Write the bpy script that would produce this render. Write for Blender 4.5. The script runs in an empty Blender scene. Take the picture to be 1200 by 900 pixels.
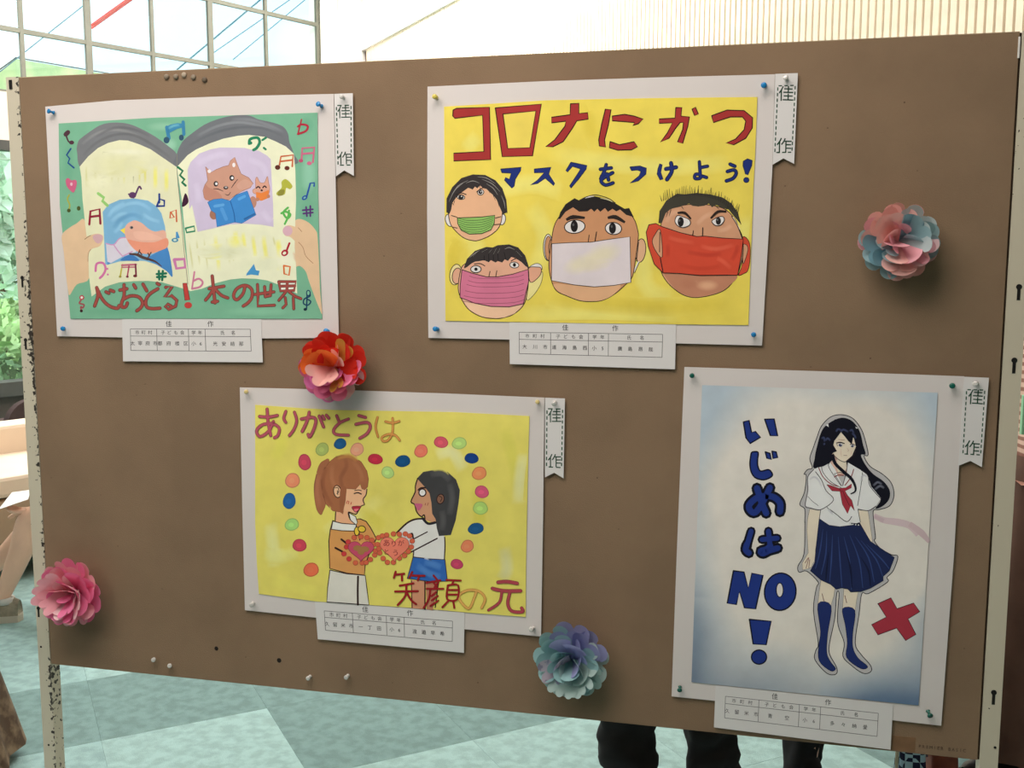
import bpy, bmesh, math, random
import numpy as np
from mathutils import Vector, Matrix
random.seed(7)
PI = math.pi
sc = bpy.context.scene
col = sc.collection

# ---------------------------------------------------------------- camera
FPX = 1200.0
CAM = Vector((0.46879, -1.64443, 1.49358)); YAW, PITCH, ROLL = -0.23056, -0.11963, 0.00115
fwd = Vector((math.sin(YAW)*math.cos(PITCH), math.cos(YAW)*math.cos(PITCH), math.sin(PITCH)))
r0 = Vector((math.cos(YAW), -math.sin(YAW), 0)); u0 = r0.cross(fwd)
RT = math.cos(ROLL)*r0 + math.sin(ROLL)*u0; UP = -math.sin(ROLL)*r0 + math.cos(ROLL)*u0
cd = bpy.data.cameras.new('camera'); cam = bpy.data.objects.new('camera', cd); col.objects.link(cam)
cd.sensor_fit = 'HORIZONTAL'; cd.sensor_width = 36; cd.lens = FPX/1200*36
cd.clip_start = 0.05; cd.clip_end = 300
M = Matrix((RT, UP, -fwd)).transposed().to_4x4(); M.translation = CAM
cam.matrix_world = M
sc.camera = cam
sc.view_settings.view_transform = 'Standard'; sc.view_settings.look = 'None'
sc.view_settings.exposure = 0.0; sc.view_settings.gamma = 1.0
sc.view_settings.use_curve_mapping = False
sc.cycles.use_denoising = True
sc.cycles.max_bounces = 6; sc.cycles.transparent_max_bounces = 24
sc.cycles.sample_clamp_indirect = 4

def lin(c):
    c = c/255.0
    return c/12.92 if c <= 0.04045 else ((c+0.055)/1.055)**2.4
def L3(r, g, b): return (lin(r), lin(g), lin(b))

# ---------------------------------------------------------------- world: bright hazy sky
w = bpy.data.worlds.new('sky'); sc.world = w; w.use_nodes = True
nt = w.node_tree; bg = nt.nodes['Background']
tc = nt.nodes.new('ShaderNodeTexCoord'); nz = nt.nodes.new('ShaderNodeTexNoise'); nz.inputs['Scale'].default_value = 5
rp = nt.nodes.new('ShaderNodeValToRGB')
rp.color_ramp.elements[0].position = .42; rp.color_ramp.elements[0].color = (.62, .88, 1, 1)
rp.color_ramp.elements[1].position = .56; rp.color_ramp.elements[1].color = (1, 1, 1, 1)
nt.links.new(tc.outputs['Generated'], nz.inputs['Vector']); nt.links.new(nz.outputs['Fac'], rp.inputs['Fac'])
nt.links.new(rp.outputs['Color'], bg.inputs['Color']); bg.inputs['Strength'].default_value = 1.5

# ---------------------------------------------------------------- lamps
def area(name, loc, target, size, power, colr=(1, 1, 1), sy=None):
    d = bpy.data.lights.new(name, 'AREA'); d.energy = power; d.color = colr; d.size = size
    if sy: d.shape = 'RECTANGLE'; d.size_y = sy
    o = bpy.data.objects.new(name, d); col.objects.link(o); o.location = loc
    o.rotation_euler = (Vector(target)-Vector(loc)).to_track_quat('-Z', 'Y').to_euler(); return o
area('unseen_overhead_light', (-0.35, -0.98, 2.82), (-0.35, -0.98, 0), 1.9, 45, (1, .90, .845), 1.1)
area('unseen_overhead_light', (-2.2, -2.6, 4.2), (-1.2, 0, 1.2), 2.2, 8, (1, .91, .86))  # weak fill from the left, added to lift the board
area('unseen_overhead_light', (-2.0, -2.6, 2.9), (-0.6, 0, 1.4), 1.4, 17, (1, .92, .87))  # added front-left fill, softens the shadows under the paper flowers
area('unseen_overhead_light', (-1.2, 5.2, 4.4), (-1.2, 5.2, 0), 2.6, 300, (1, .98, .95))
area('unseen_overhead_light', (-5.0, 4.0, 4.4), (-5.0, 4.0, 0), 2.4, 230, (1, .98, .95))
area('unseen_overhead_light', (1.0, 1.6, 4.3), (2.6, 3.6, 2.6), 1.2, 60, (1, .92, .82))  # added light aimed at the battened wall to brighten it

# ---------------------------------------------------------------- helpers
def ray(x, y): return RT*((x-600)/FPX) + UP*((450-y)/FPX) + fwd
def c2w(x, y, z): return CAM + ray(x, y)*z
def onb(x, y, h=0.0):                      # point of the display board's face, h metres proud of it
    d = ray(x, y); return CAM + d*((-h-CAM.y)/d.y)
def onfloor(x, y):
    d = ray(x, y); return CAM + d*(-CAM.z/d.z)

MATS = {}
def mat(name, c, rough=.6, var=0.0, scale=20, bump=0.0, metal=0, spec=.35, emit=None, es=1, trans=0, c2=None, vlo=.4, vhi=.6, bscale=None):
    if name in MATS: return MATS[name]
    m = bpy.data.materials.new(name); m.use_nodes = True; t = m.node_tree; b = t.nodes['Principled BSDF']
    b.inputs['Base Color'].default_value = (*c, 1); b.inputs['Roughness'].default_value = rough
    b.inputs['Metallic'].default_value = metal; b.inputs['Specular IOR Level'].default_value = spec
    if emit: b.inputs['Emission Color'].default_value = (*emit, 1); b.inputs['Emission Strength'].default_value = es
    co = t.nodes.new('ShaderNodeTexCoord')
    if var or c2:
        n = t.nodes.new('ShaderNodeTexNoise'); n.inputs['Scale'].default_value = scale; n.inputs['Detail'].default_value = 6
        t.links.new(co.outputs['Object'], n.inputs['Vector'])
        r = t.nodes.new('ShaderNodeValToRGB'); r.color_ramp.elements[0].position = vlo; r.color_ramp.elements[1].position = vhi
        ca = c2 if c2 else tuple(v*(1-var) for v in c)
        cb = c if c2 else tuple(min(1, v*(1+var)) for v in c)
        r.color_ramp.elements[0].color = (*ca, 1); r.color_ramp.elements[1].color = (*cb, 1)
        t.links.new(n.outputs['Fac'], r.inputs['Fac']); t.links.new(r.outputs['Color'], b.inputs['Base Color'])
    if bump:
        n = t.nodes.new('ShaderNodeTexNoise'); n.inputs['Scale'].default_value = bscale or scale*4
        t.links.new(co.outputs['Object'], n.inputs['Vector'])
        bp = t.nodes.new('ShaderNodeBump'); bp.inputs['Strength'].default_value = bump; bp.inputs['Distance'].default_value = .002
        t.links.new(n.outputs['Fac'], bp.inputs['Height']); t.links.new(bp.outputs['Normal'], b.inputs['Normal'])
    MATS[name] = m; return m

def glass_mat(name, tint=(1, 1, 1), refl=.08, rough=.0):
    if name in MATS: return MATS[name]
    m = bpy.data.materials.new(name); m.use_nodes = True; t = m.node_tree; t.nodes.clear()
    o = t.nodes.new('ShaderNodeOutputMaterial'); mx = t.nodes.new('ShaderNodeMixShader')
    tr = t.nodes.new('ShaderNodeBsdfTransparent'); gl = t.nodes.new('ShaderNodeBsdfGlossy')
    tr.inputs[0].default_value = (*tint, 1); gl.inputs['Roughness'].default_value = rough
    mx.inputs[0].default_value = refl
    t.links.new(tr.outputs[0], mx.inputs[1]); t.links.new(gl.outputs[0], mx.inputs[2]); t.links.new(mx.outputs[0], o.inputs[0])
    MATS[name] = m; return m

def paint_mat(name, amp, s1, s2, alpha=False):
    m = bpy.data.materials.new(name); m.use_nodes = True; t = m.node_tree; b = t.nodes['Principled BSDF']
    b.inputs['Roughness'].default_value = .75; b.inputs['Specular IOR Level'].default_value = .2
    a = t.nodes.new('ShaderNodeAttribute'); a.attribute_name = 'Col'
    co = t.nodes.new('ShaderNodeTexCoord')
    n = t.nodes.new('ShaderNodeTexNoise'); n.inputs['Scale'].default_value = s1; n.inputs['Detail'].default_value = 4; n.inputs['Distortion'].default_value = .6
    n2 = t.nodes.new('ShaderNodeTexNoise'); n2.inputs['Scale'].default_value = s2; n2.inputs['Detail'].default_value = 5
    for q in (n, n2): t.links.new(co.outputs['Object'], q.inputs['Vector'])
    ad = t.nodes.new('ShaderNodeMath'); ad.operation = 'ADD'; t.links.new(n.outputs['Fac'], ad.inputs[0]); t.links.new(n2.outputs['Fac'], ad.inputs[1])
    mr = t.nodes.new('ShaderNodeMapRange'); mr.inputs[1].default_value = .7; mr.inputs[2].default_value = 1.3
    mr.inputs[3].default_value = 1-amp; mr.inputs[4].default_value = 1+amp
    t.links.new(ad.outputs[0], mr.inputs[0])
    vm = t.nodes.new('ShaderNodeVectorMath'); vm.operation = 'SCALE'
    t.links.new(a.outputs['Color'], vm.inputs[0]); t.links.new(mr.outputs[0], vm.inputs['Scale'])
    t.links.new(vm.outputs[0], b.inputs['Base Color']); MATS[name] = m
    if alpha: t.links.new(a.outputs['Alpha'], b.inputs['Alpha'])
    return m

def tag(o, label=None, cat=None, group=None, kind=None):
    if label: o['label'] = label
    if cat: o['category'] = cat
    if group: o['group'] = group
    if kind: o['kind'] = kind
    return o
def empty(name, loc, label=None, cat=None, group=None, rz=0):
    o = bpy.data.objects.new(name, None); o.location = loc; o.rotation_euler = (0, 0, rz); o.empty_display_size = .05
    col.objects.link(o); return tag(o, label, cat, group)
def wloc(o):
    v = Vector(o.location) if o else Vector((0, 0, 0))
    while o and o.parent: o = o.parent; v += Vector(o.location)
    return v
def mesh_obj(name, verts, faces, m=None, parent=None, smooth=False, colors=None, rel=True, mats=None, midx=None):
    off = wloc(parent) if (parent and rel) else Vector((0, 0, 0))
    me = bpy.data.meshes.new(name); me.from_pydata([tuple(Vector(v)-off) for v in verts], [], faces)
    if colors is not None:
        ca = me.color_attributes.new('Col', 'FLOAT_COLOR', 'CORNER'); k = 0; buf = []
        for f, c in zip(faces, colors):
            if isinstance(c[0], (tuple, list)):
                for cc in c: buf.extend(cc if len(cc) == 4 else (*cc, 1))
            else:
                for _ in f: buf.extend((*c, 1))
        ca.data.foreach_set('color', buf)
    if smooth: me.polygons.foreach_set('use_smooth', [True]*len(me.polygons))
    o = bpy.data.objects.new(name, me); col.objects.link(o)
    if mats:
        for q in mats: me.materials.append(q)
        me.polygons.foreach_set('material_index', midx)
    elif m: me.materials.append(m)
    if parent: o.parent = parent
    me.update(); return o

class MB:
    def __init__(s): s.v = []; s.f = []
    def add(s, v, f):
        k = len(s.v); s.v += [Vector(q) for q in v]; s.f += [tuple(i+k for i in q) for q in f]; return s
    def box(s, c, size, rz=0, ax=None):
        hx, hy, hz = size[0]/2, size[1]/2, size[2]/2
        X, Y, Z = ax if ax else (Vector((math.cos(rz), math.sin(rz), 0)), Vector((-math.sin(rz), math.cos(rz), 0)), Vector((0, 0, 1)))
        c = Vector(c)
        vs = [c+X*(a*hx)+Y*(b*hy)+Z*(d*hz) for a in (-1, 1) for b in (-1, 1) for d in (-1, 1)]
        return s.add(vs, [(0, 1, 3, 2), (4, 6, 7, 5), (0, 4, 5, 1), (2, 3, 7, 6), (0, 2, 6, 4), (1, 5, 7, 3)])
    def tube(s, pts, r, n=10, caps=True):
        pts = [Vector(p) for p in pts]; k0 = len(s.v); up = None
        for i, p in enumerate(pts):
            d = (pts[min(i+1, len(pts)-1)]-pts[max(i-1, 0)]).normalized()
            a = d.orthogonal().normalized() if up is None else (up-d*up.dot(d)).normalized()
            up = a; b = d.cross(a); rr = r[i] if isinstance(r, (list, tuple)) else r
            s.v += [p+(a*math.cos(2*PI*j/n)+b*math.sin(2*PI*j/n))*rr for j in range(n)]
        for i in range(len(pts)-1):
            for j in range(n):
                q = k0+i*n; s.f.append((q+j, q+(j+1) % n, q+n+(j+1) % n, q+n+j))
        if caps:
            s.f.append(tuple(k0+j for j in range(n))[::-1]); s.f.append(tuple(k0+(len(pts)-1)*n+j for j in range(n)))
        return s
    def lathe(s, o, axis, prof, n=14):
        o = Vector(o); axis = Vector(axis).normalized(); a = axis.orthogonal().normalized(); b = axis.cross(a); k0 = len(s.v)
        for r, h in prof: s.v += [o+axis*h+(a*math.cos(2*PI*j/n)+b*math.sin(2*PI*j/n))*max(r, 1e-5) for j in range(n)]
        for i in range(len(prof)-1):
            for j in range(n):
                q = k0+i*n; s.f.append((q+j, q+(j+1) % n, q+n+(j+1) % n, q+n+j))
        s.f.append(tuple(k0+j for j in range(n))[::-1]); s.f.append(tuple(k0+(len(prof)-1)*n+j for j in range(n)))
        return s
    def build(s, name, m, parent=None, smooth=False, rel=True, bevel=0, struct=False):
        o = mesh_obj(name, s.v, s.f, m, parent, smooth, rel=rel)
        if bevel:
            md = o.modifiers.new('b', 'BEVEL'); md.width = bevel; md.segments = 2; md.limit_method = 'ANGLE'
        if struct: o['kind'] = 'structure'
        return o

# ================================================================ ROOM SHELL
def colpt(x, z): p = c2w(x, 450-FPX*math.tan(-PITCH)*-1*-1, z); return Vector((p.x, p.y, 0))
HY = 306
def colpt(x, z): p = c2w(x, HY, z); return Vector((p.x, p.y, 0))
CORN = colpt(432, 10.9); WL = colpt(15, 7.97); WR = colpt(1160, 4.2)
dW = (WL-CORN).normalized()               # along window wall, away from the corner
dR = (WR-CORN).normalized()               # along battened wall, towards the viewer's right
nW = Vector((-dW.y, dW.x, 0)); nW = nW if nW.dot(CAM-CORN) > 0 else -nW
nR = Vector((-dR.y, dR.x, 0)); nR = nR if nR.dot(CAM-CORN) > 0 else -nR
LW, LR, HC = 15.0, 15.5, 4.75
E1 = CORN+dW*LW; E2 = CORN+dR*LR; E3 = E1+dR*LR
def zat(v, z): return Vector((v.x, v.y, z))
white_wall = mat('white plaster', L3(246, 243, 238), .8, .02, 3)
cream_wall = mat('cream plaster', L3(225, 212, 196), .8, .03, 3)
pink_wall = mat('pale pink painted panel', L3(206, 186, 172), .7, .03, 3)
def hit_wall(px, py, base, n):
    d = ray(px, py); t = (base-CAM).dot(n)/d.dot(n); return CAM+d*t
def hw(px, py): return hit_wall(px, py, CORN, nW)
def hs(px, py): p = hw(px, py); return (Vector((p.x, p.y, 0))-CORN).dot(dW), p.z

def slab(name, a, b, z0, z1, nrm, th, m, parent=None):
    c = (a+b)/2; c = Vector((c.x, c.y, (z0+z1)/2))-nrm*(th/2)
    d = (b-a); d.z = 0
    return MB().box(c, (d.length, th, z1-z0), ax=(d.normalized(), nrm, Vector((0, 0, 1)))).build(name, m, parent, struct=parent is None)

def poly_slab(name, pts, z, th, m):
    n = len(pts); v = [zat(p, z) for p in pts]+[zat(p, z+th) for p in pts]
    f = [tuple(range(n)), tuple(range(2*n-1, n-1, -1))]+[(i, (i+1) % n, n+(i+1) % n, n+i) for i in range(n)]
    return tag(mesh_obj(name, v, f, m), kind='structure')
carpet = mat('teal carpet', L3(138, 166, 165), .95, .12, 12, .5, bscale=260)
floor = poly_slab('floor', [CORN, E2, E3, E1], -.1, .094, carpet)
ceil_ = poly_slab('ceiling', [CORN, E2, E3, E1], HC, .1, white_wall)
tan_wall = mat('tan wall covering', L3(150, 132, 114), .85, .05, 4)
slab('wall_back', E2, E3, -.05, HC, -dR, .12, tan_wall)
slab('wall_side', E1, E3, -.05, HC, -dW, .12, tan_wall)
q_ = CORN+nW*2.2+nR*1.6
area('unseen_overhead_light', (q_.x, q_.y, 4.5), (q_.x, q_.y, 0), 1.6, 120, (1, .99, .96))  # added light that brightens the white wall near the corner

# carpet tiles laid in two tones; the shadowed right end is painted dark
P0 = onfloor(313, 830); P1_ = onfloor(400, 813)
tdx = (P1_-P0).normalized(); tdy = Vector((-tdx.y, tdx.x, 0))
tones = []
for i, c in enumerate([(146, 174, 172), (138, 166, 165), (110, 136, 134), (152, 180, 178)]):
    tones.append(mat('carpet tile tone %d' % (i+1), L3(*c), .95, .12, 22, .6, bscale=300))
TS = .52
tm = []
for i in range(4):
    mb = MB().box((0, 0, -.003), (TS-.0006, TS-.0006, .006)); me = bpy.data.meshes.new('carpet_tile')
    me.from_pydata([tuple(v) for v in mb.v], [], mb.f); me.materials.append(tones[i]); tm.append(me)
rz = math.atan2(tdx.y, tdx.x); cnt = 0
rt = random.Random(5)
for i in range(-16, 16):
    for j in range(-6, 16):
        c = P0+tdx*((i+.5)*TS)+tdy*((j+.5)*TS)
        v = c-CAM; z = v.dot(fwd)
        if z < 1.2: continue
        x = 600+FPX*v.dot(RT)/z; y = 450-FPX*v.dot(UP)/z
        if not (-140 < x < 1340 and 560 < y < 1120): continue
        if (c-CORN).dot(nW) < .3 or (c-CORN).dot(nR) < .3: continue
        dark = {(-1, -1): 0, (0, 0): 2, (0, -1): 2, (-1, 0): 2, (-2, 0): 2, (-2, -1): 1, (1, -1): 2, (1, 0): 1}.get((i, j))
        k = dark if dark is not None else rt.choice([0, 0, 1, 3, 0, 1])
        if x > 1130 and y > 700: k = 2  # floor shadow at lower right, painted by using the dark tile
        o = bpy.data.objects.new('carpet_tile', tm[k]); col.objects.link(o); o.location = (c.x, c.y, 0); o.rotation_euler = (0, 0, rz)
        o.parent = floor; cnt += 1

# ---- window wall (wall_left) --------------------------------------------------
wcols = [-205, -130, -52, 27, 105, 180, 248, 313, 374]
ws = [hs(x, 60)[0] for x in wcols]
zrow1 = hs(105, 50)[1]; zrow2 = hs(313, 15)[1]; zlow = hs(3, 107)[1]
zbandb = hs(3, 164)[1]; zsill = hs(3, 457)[1]
s_end = ws[-1]
wallL = empty('wall_left', CORN); wallL['kind'] = 'structure'
def wbox(name, s0, s1, z0, z1, m, parent, th=.14, off=0.0):
    a = CORN+dW*s0+nW*off; b = CORN+dW*s1+nW*off
    return slab(name, a, b, z0, z1, nW, th, m, parent)
wbox('plaster_panel', 0, s_end, -.05, HC, white_wall, wallL)
wbox('plaster_panel', s_end, LW, zbandb, zlow, pink_wall, wallL)
wbox('plaster_panel', s_end, LW, -.05, zsill, mat('dark skirting', L3(60, 52, 46), .7, .05), wallL)
wbox('plaster_panel', s_end, LW, zrow2+.95, HC, white_wall, wallL)
wbox('plaster_panel', ws[0]+2.2, LW, zlow, zrow2+.95, white_wall, wallL)
# faint vertical joints of the white end panel
for px in (397, 445):
    s_ = hs(px, 40)[0]
    if s_ > 0.02: wbox('joint_strip', s_, s_+.02, 2.2, HC, cream_wall, wallL, .16, .006)
frame_m = mat('grey painted steel', L3(104, 102, 90), .5, .06, 8)
frame_d = mat('dark window frame', L3(58, 56, 52), .5, .06, 8)
glass = glass_mat('window glass', (.985, 1, .995), .03)
win1 = empty('window_1', CORN); win1['kind'] = 'structure'
rows = [zlow, zrow1, zrow2, zrow2+(zrow2-zrow1)]
ztop = rows[-1]
for i, s_ in enumerate(ws):
    thick = (i % 2 == 0)
    wd = .05 if thick else .03
    wbox('mullion', s_-wd/2, s_+wd/2, zlow, ztop+.05, frame_m, win1, .03, .0)
for z in rows: wbox('transom', s_end, ws[0], z-.017, z+.017, frame_m, win1, .03, -.002)
for i in range(len(ws)-1):
    for j in range(3):
        wbox('pane', ws[i+1]+.01, ws[i]-.01, rows[j]+.01, rows[j+1]-.01, glass, win1, .006, -.012)
win2 = empty('window_2', CORN); win2['kind'] = 'structure'
for s_ in (ws[-1], ws[6], ws[4], hs(-75, 300)[0], hs(-205, 300)[0]):
    wbox('mullion', s_-.04, s_+.04, zsill, zbandb, frame_d, win2, .10, 0)
wbox('transom', s_end, LW-1, zbandb-.075, zbandb, frame_d, win2, .12, .01)
wbox('window_sill', s_end, LW-1, zsill-.05, zsill+.06, frame_d, win2, .2, .05)
wbox('transom', s_end, LW-1, hs(3, 172)[1]-.09, hs(3, 176)[1]-.06, mat('pale inner frame', L3(190, 205, 190), .5), win2, .06, -.02)
for a, b in ((ws[-1], ws[6]), (ws[6], ws[4]), (ws[4], hs(-75, 300)[0]), (hs(-75, 300)[0], hs(-205, 300)[0])):
    wbox('pane', a+.03, b-.03, zsill+.05, zbandb-.07, glass, win2, .008, -.05)

# ---- battened wall (wall_right) ----------------------------------------------
wallR = empty('wall_right', CORN); wallR['kind'] = 'structure'
gap_m = mat('gap shade backing board', L3(112, 72, 54), .85, .05, 6)  # backing colour darkened to carry the shade between the battens
bat_m = mat('cream batten', L3(244, 228, 206), .75, .05, 9)
slab('backing_board', CORN, E2, -.05, HC, nR, .12, gap_m, wallR)
zt = hit_wall(490, 27, CORN, nR).z
slab('plaster_panel', CORN+nR*.05, E2+nR*.05, zt, HC, nR, .06, white_wall, wallR)
pitch = .0445
mb = MB().box((0, 0, 0), (.0315, .026, zt)); bm_ = bpy.data.meshes.new('batten')
bm_.from_pydata([tuple(v) for v in mb.v], [], mb.f); bm_.materials.append(bat_m)
rzR = math.atan2(dR.y, dR.x)
sA = 0.12; n = 0; s_ = sA
def scr(p):
    v = p-CAM; z = v.dot(fwd); return 600+FPX*v.dot(RT)/z
while n < 260:
    p = CORN+dR*s_+nR*.013
    if scr(p) > 1330 or s_ > LR: break
    o = bpy.data.objects.new('batten', bm_); col.objects.link(o); o.location = Vector((p.x, p.y, zt/2))-CORN
    o.rotation_euler = (0, 0, rzR); o.parent = wallR; n += 1; s_ += pitch
print('battens', n, 'tiles', cnt)

# ================================================================ OUTSIDE
lawn_m = mat('lawn', L3(176, 216, 168), .9, .15, 6)
out = -nW
a = CORN+dW*(-6)+out*.2; b = CORN+dW*22+out*.2
mesh_obj('lawn', [zat(a, -.12), zat(b, -.12), zat(b+out*40, -.3), zat(a+out*40, -.3)], [(0, 1, 2, 3)], lawn_m)['kind'] = 'structure'
def leafy(name, loc, r, h, colr, label, cat, group, n=1500, ls=.09, trunk=.0, seed=0):
    R_ = random.Random(seed); root = empty(name, loc, label, cat, group); V = []; F = []
    blobs = [(Vector((R_.uniform(-.5, .5)*r, R_.uniform(-.5, .5)*r, trunk+h*R_.uniform(.3, .8))), r*R_.uniform(.45, .7)) for _ in range(7)]
    for i in range(n):
        c, br = R_.choice(blobs); d = Vector((R_.gauss(0, 1), R_.gauss(0, 1), R_.gauss(0, 1))).normalized()
        p = Vector(loc)+c+d*br*R_.uniform(.75, 1.05)
        if p.z < .02: p.z = .05
        a_ = Vector((R_.gauss(0, 1), R_.gauss(0, 1), R_.gauss(0, 1))).normalized(); b_ = a_.orthogonal().normalized(); k = len(V); s = ls*R_.uniform(.6, 1.3)
        V += [p-a_*s, p+b_*s*.4, p+a_*s, p-b_*s*.4]; F.append((k, k+1, k+2, k+3))
    o = mesh_obj('foliage', V, F, mat('leaves %d %d %d' % colr, L3(*colr), .6, .3, 2), root); o['kind'] = 'stuff'
    m2 = MB()
    for q in range(4):
        e = Vector(loc)+blobs[q][0]; m2.tube([Vector(loc)+Vector((.03*q, .02*q, 0)), (Vector(loc)+e)/2+Vector((0, 0, .1)), e], [.05, .035, .015], 6)
    m2.build('stem', mat('bark', L3(110, 90, 70), .9, .2, 10), root)
    return root
def outp(px, d):            # ground point outside seen past column px, d metres beyond the glass
    p = hw(px, 300); r_ = ray(px, 300); t = d/abs(r_.dot(nW)); q = p+r_*t; return Vector((q.x, q.y, -.12))
leafy('garden_shrub', outp(4, 1.9), .7, 1.2, (172, 214, 150), 'light green leafy shrub low outside the left window', 'shrub', None, 2200, .08, 0, 1)
leafy('garden_shrub', outp(-260, 3.4), 1.1, 1.9, (120, 180, 120), 'mid green taller shrub behind the light green one outside the left window', 'shrub', None, 2400, .1, .1, 2)
leafy('garden_tree', outp(16, 5.2), 1.1, 2.5, (200, 228, 205), 'pale green tree standing in the garden furthest from the left window', 'tree', None, 3800, .14, .7, 3)
leafy('garden_shrub', outp(27, .75), .4, .7, (95, 140, 95), 'dark green small shrub close against the left window beside the board edge', 'shrub', None, 1200, .06, 0, 4)
# garden shed roof seen low through the upper window
roof_m = mat('mossy yellow green roof', L3(228, 238, 176), .8, .0, .9, c2=L3(168, 206, 150), vlo=.4, vhi=.65)
rf = empty('garden_pavilion', outp(60, 3), 'pavilion with pale yellow green roof seen low through the upper window', 'pavilion')
zz = 16.5
pk = c2w(19, 69, zz); le = c2w(-40, 112, zz-.6); re_ = c2w(190, 98, zz+5.0)
dn = Vector((0, 0, -1.6))
back = (fwd*1.0).normalized(); back.z = 0
mesh_obj('roof', [pk, le, le+dn*.8, re_+dn*.8, re_, pk+dn*1.7, le+back*2, re_+back*2, pk+back*2], [(0, 1, 2, 5), (0, 5, 3, 4), (0, 8, 6, 1), (0, 4, 7, 8)], roof_m, rf)
for q in (le+dn*.8, re_+dn*.8, pk+dn*1.7): MB().tube([q, zat(q, -.12)], .07, 8).build('post', frame_m, rf)
MB().tube([le+Vector((0, 0, .02)), pk+Vector((0, 0, .02)), re_+Vector((0, 0, .02))], .012, 6).build('ridge_trim', mat('dark trim', L3(60, 80, 70), .5), rf)
t_ = empty('red_brace', c2w(108, 31, 11.5), 'red painted diagonal steel brace outside the upper window', 'brace')
MB().tube([c2w(106, 32, 11.5), c2w(109, 30, 11.5), c2w(190, -28, 11.5)], .027, 8).build('steel_bar', mat('red paint', L3(235, 60, 50), .4, .05, 5), t_)
cab = mat('blue grey steel cable', L3(70, 130, 150), .5)
cl = [('a', (-5, 88), (101, 4), .0055, 'thin cable rising across the two leftmost upper panes'), ('b', (207, 82), (312, -6), .009, 'thicker cable crossing the pane left of the upper window middle'),
      ('c', (273, 70), (362, -4), .005, 'thin cable crossing the upper window panes third from the left'), ('d', (250, 62), (345, -4), .005, 'faint cable just above the third one in the upper window')]
for _, p, q, r_, lb in cl:
    tag(MB().tube([c2w(*p, 12), c2w(*q, 12)], r_, 6).build('steel_cable', cab), lb, 'cable', 'steel cables outside the upper window')

# ================================================================ DISPLAY BOARD
BW, BB, BT = .8306, .72, 1.82
brd = empty('display_board', (0, 0, 0), 'freestanding brown felt notice board on chipped cream steel posts, holding the posters', 'notice board')
felt = mat('brown felt hardboard', L3(136, 112, 88), .95, .07, 5, .35, bscale=500)
MB().box((0, .006, (BB+BT)/2), (2*BW, .012, BT-BB)).build('panel', felt, brd, bevel=.001)
MB().box((0, .006, BT+.0006), (2*BW, .012, .0012)).build('top_edge', mat('worn board edge', L3(176, 152, 122), .9, .1, 30), brd)
def post_mat():
    m = bpy.data.materials.new('chipped cream paint'); m.use_nodes = True; t = m.node_tree; b = t.nodes['Principled BSDF']
    b.inputs['Roughness'].default_value = .5
    co = t.nodes.new('ShaderNodeTexCoord'); at = t.nodes.new('ShaderNodeAttribute'); at.attribute_name = 'Col'
    n = t.nodes.new('ShaderNodeTexNoise'); n.inputs['Scale'].default_value = 130; n.inputs['Detail'].default_value = 5
    t.links.new(co.outputs['Object'], n.inputs['Vector'])
    n2 = t.nodes.new('ShaderNodeTexNoise'); n2.inputs['Scale'].default_value = 9; t.links.new(co.outputs['Object'], n2.inputs['Vector'])
    m1 = t.nodes.new('ShaderNodeMath'); m1.operation = 'MULTIPLY_ADD'; m1.inputs[1].default_value = .5
    t.links.new(n2.outputs['Fac'], m1.inputs[0]); t.links.new(n.outputs['Fac'], m1.inputs[2])
    m2 = t.nodes.new('ShaderNodeMath'); m2.operation = 'MULTIPLY_ADD'; m2.inputs[1].default_value = .22
    t.links.new(at.outputs['Fac'], m2.inputs[0]); t.links.new(m1.outputs[0], m2.inputs[2])
    g = t.nodes.new('ShaderNodeMath'); g.operation = 'GREATER_THAN'; g.inputs[1].default_value = .985; t.links.new(m2.outputs[0], g.inputs[0])
    mx = t.nodes.new('ShaderNodeMix'); mx.data_type = 'RGBA'
    mx.inputs[6].default_value = (*L3(205, 196, 174), 1); mx.inputs[7].default_value = (*L3(50, 42, 35), 1)
    t.links.new(g.outputs[0], mx.inputs[0]); t.links.new(mx.outputs[2], b.inputs['Base Color']); return m
pm = post_mat()
def post(side, top, x0, x1, wear):
    # hollow square tube; colour attribute = how chipped (1 at the board side edge)
    nx, nz = 14, 120; V = []; F = []; C = []; D = .026
    def g(x, y, z): return Vector((x, y, z))
    zs = [top*i/nz for i in range(nz+1)]
    for face in ('f', 's', 'o', 'b'):
        k = len(V)
        for z in zs:
            for i in range(nx+1):
                u = i/nx
                V.append({'f': g(x0+(x1-x0)*u, -.0005, z), 's': g(x1 if side < 0 else x0, -.0005+D*u, z), 'o': g(x0 if side < 0 else x1, -.0005+D*u, z), 'b': g(x0+(x1-x0)*u, D-.0005, z)}[face])
        for j in range(nz):
            for i in range(nx):
                q = k+j*(nx+1)+i; F.append((q, q+1, q+nx+2, q+nx+1))
                u = (i+.5)/nx; e = u if side < 0 else 1-u
                wv = (max(0, e-.55)/.45)*wear if face == 'f' else (.6 if face == 's' else .2)*wear
                if face == 'f' and (.25 < (top-zs[j]) < .85 or top-zs[j] < .12): wv += .25*wear
                C.append((wv, wv, wv))
    k = len(V); V += [g(x0, -.0005, top-.004), g(x1, -.0005, top-.004), g(x1, D, top-.004), g(x0, D, top-.004)]; F.append((k, k+1, k+2, k+3)); C.append((0, 0, 0))
    return mesh_obj('post', V, F, pm, brd, colors=C)
postL = post(-1, 1.822, -.8575, -.8312, 1.0); postR = post(1, 1.822, .8335, .8600, .12)
blk = mat('dark slot', L3(18, 16, 14), .8)
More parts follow.
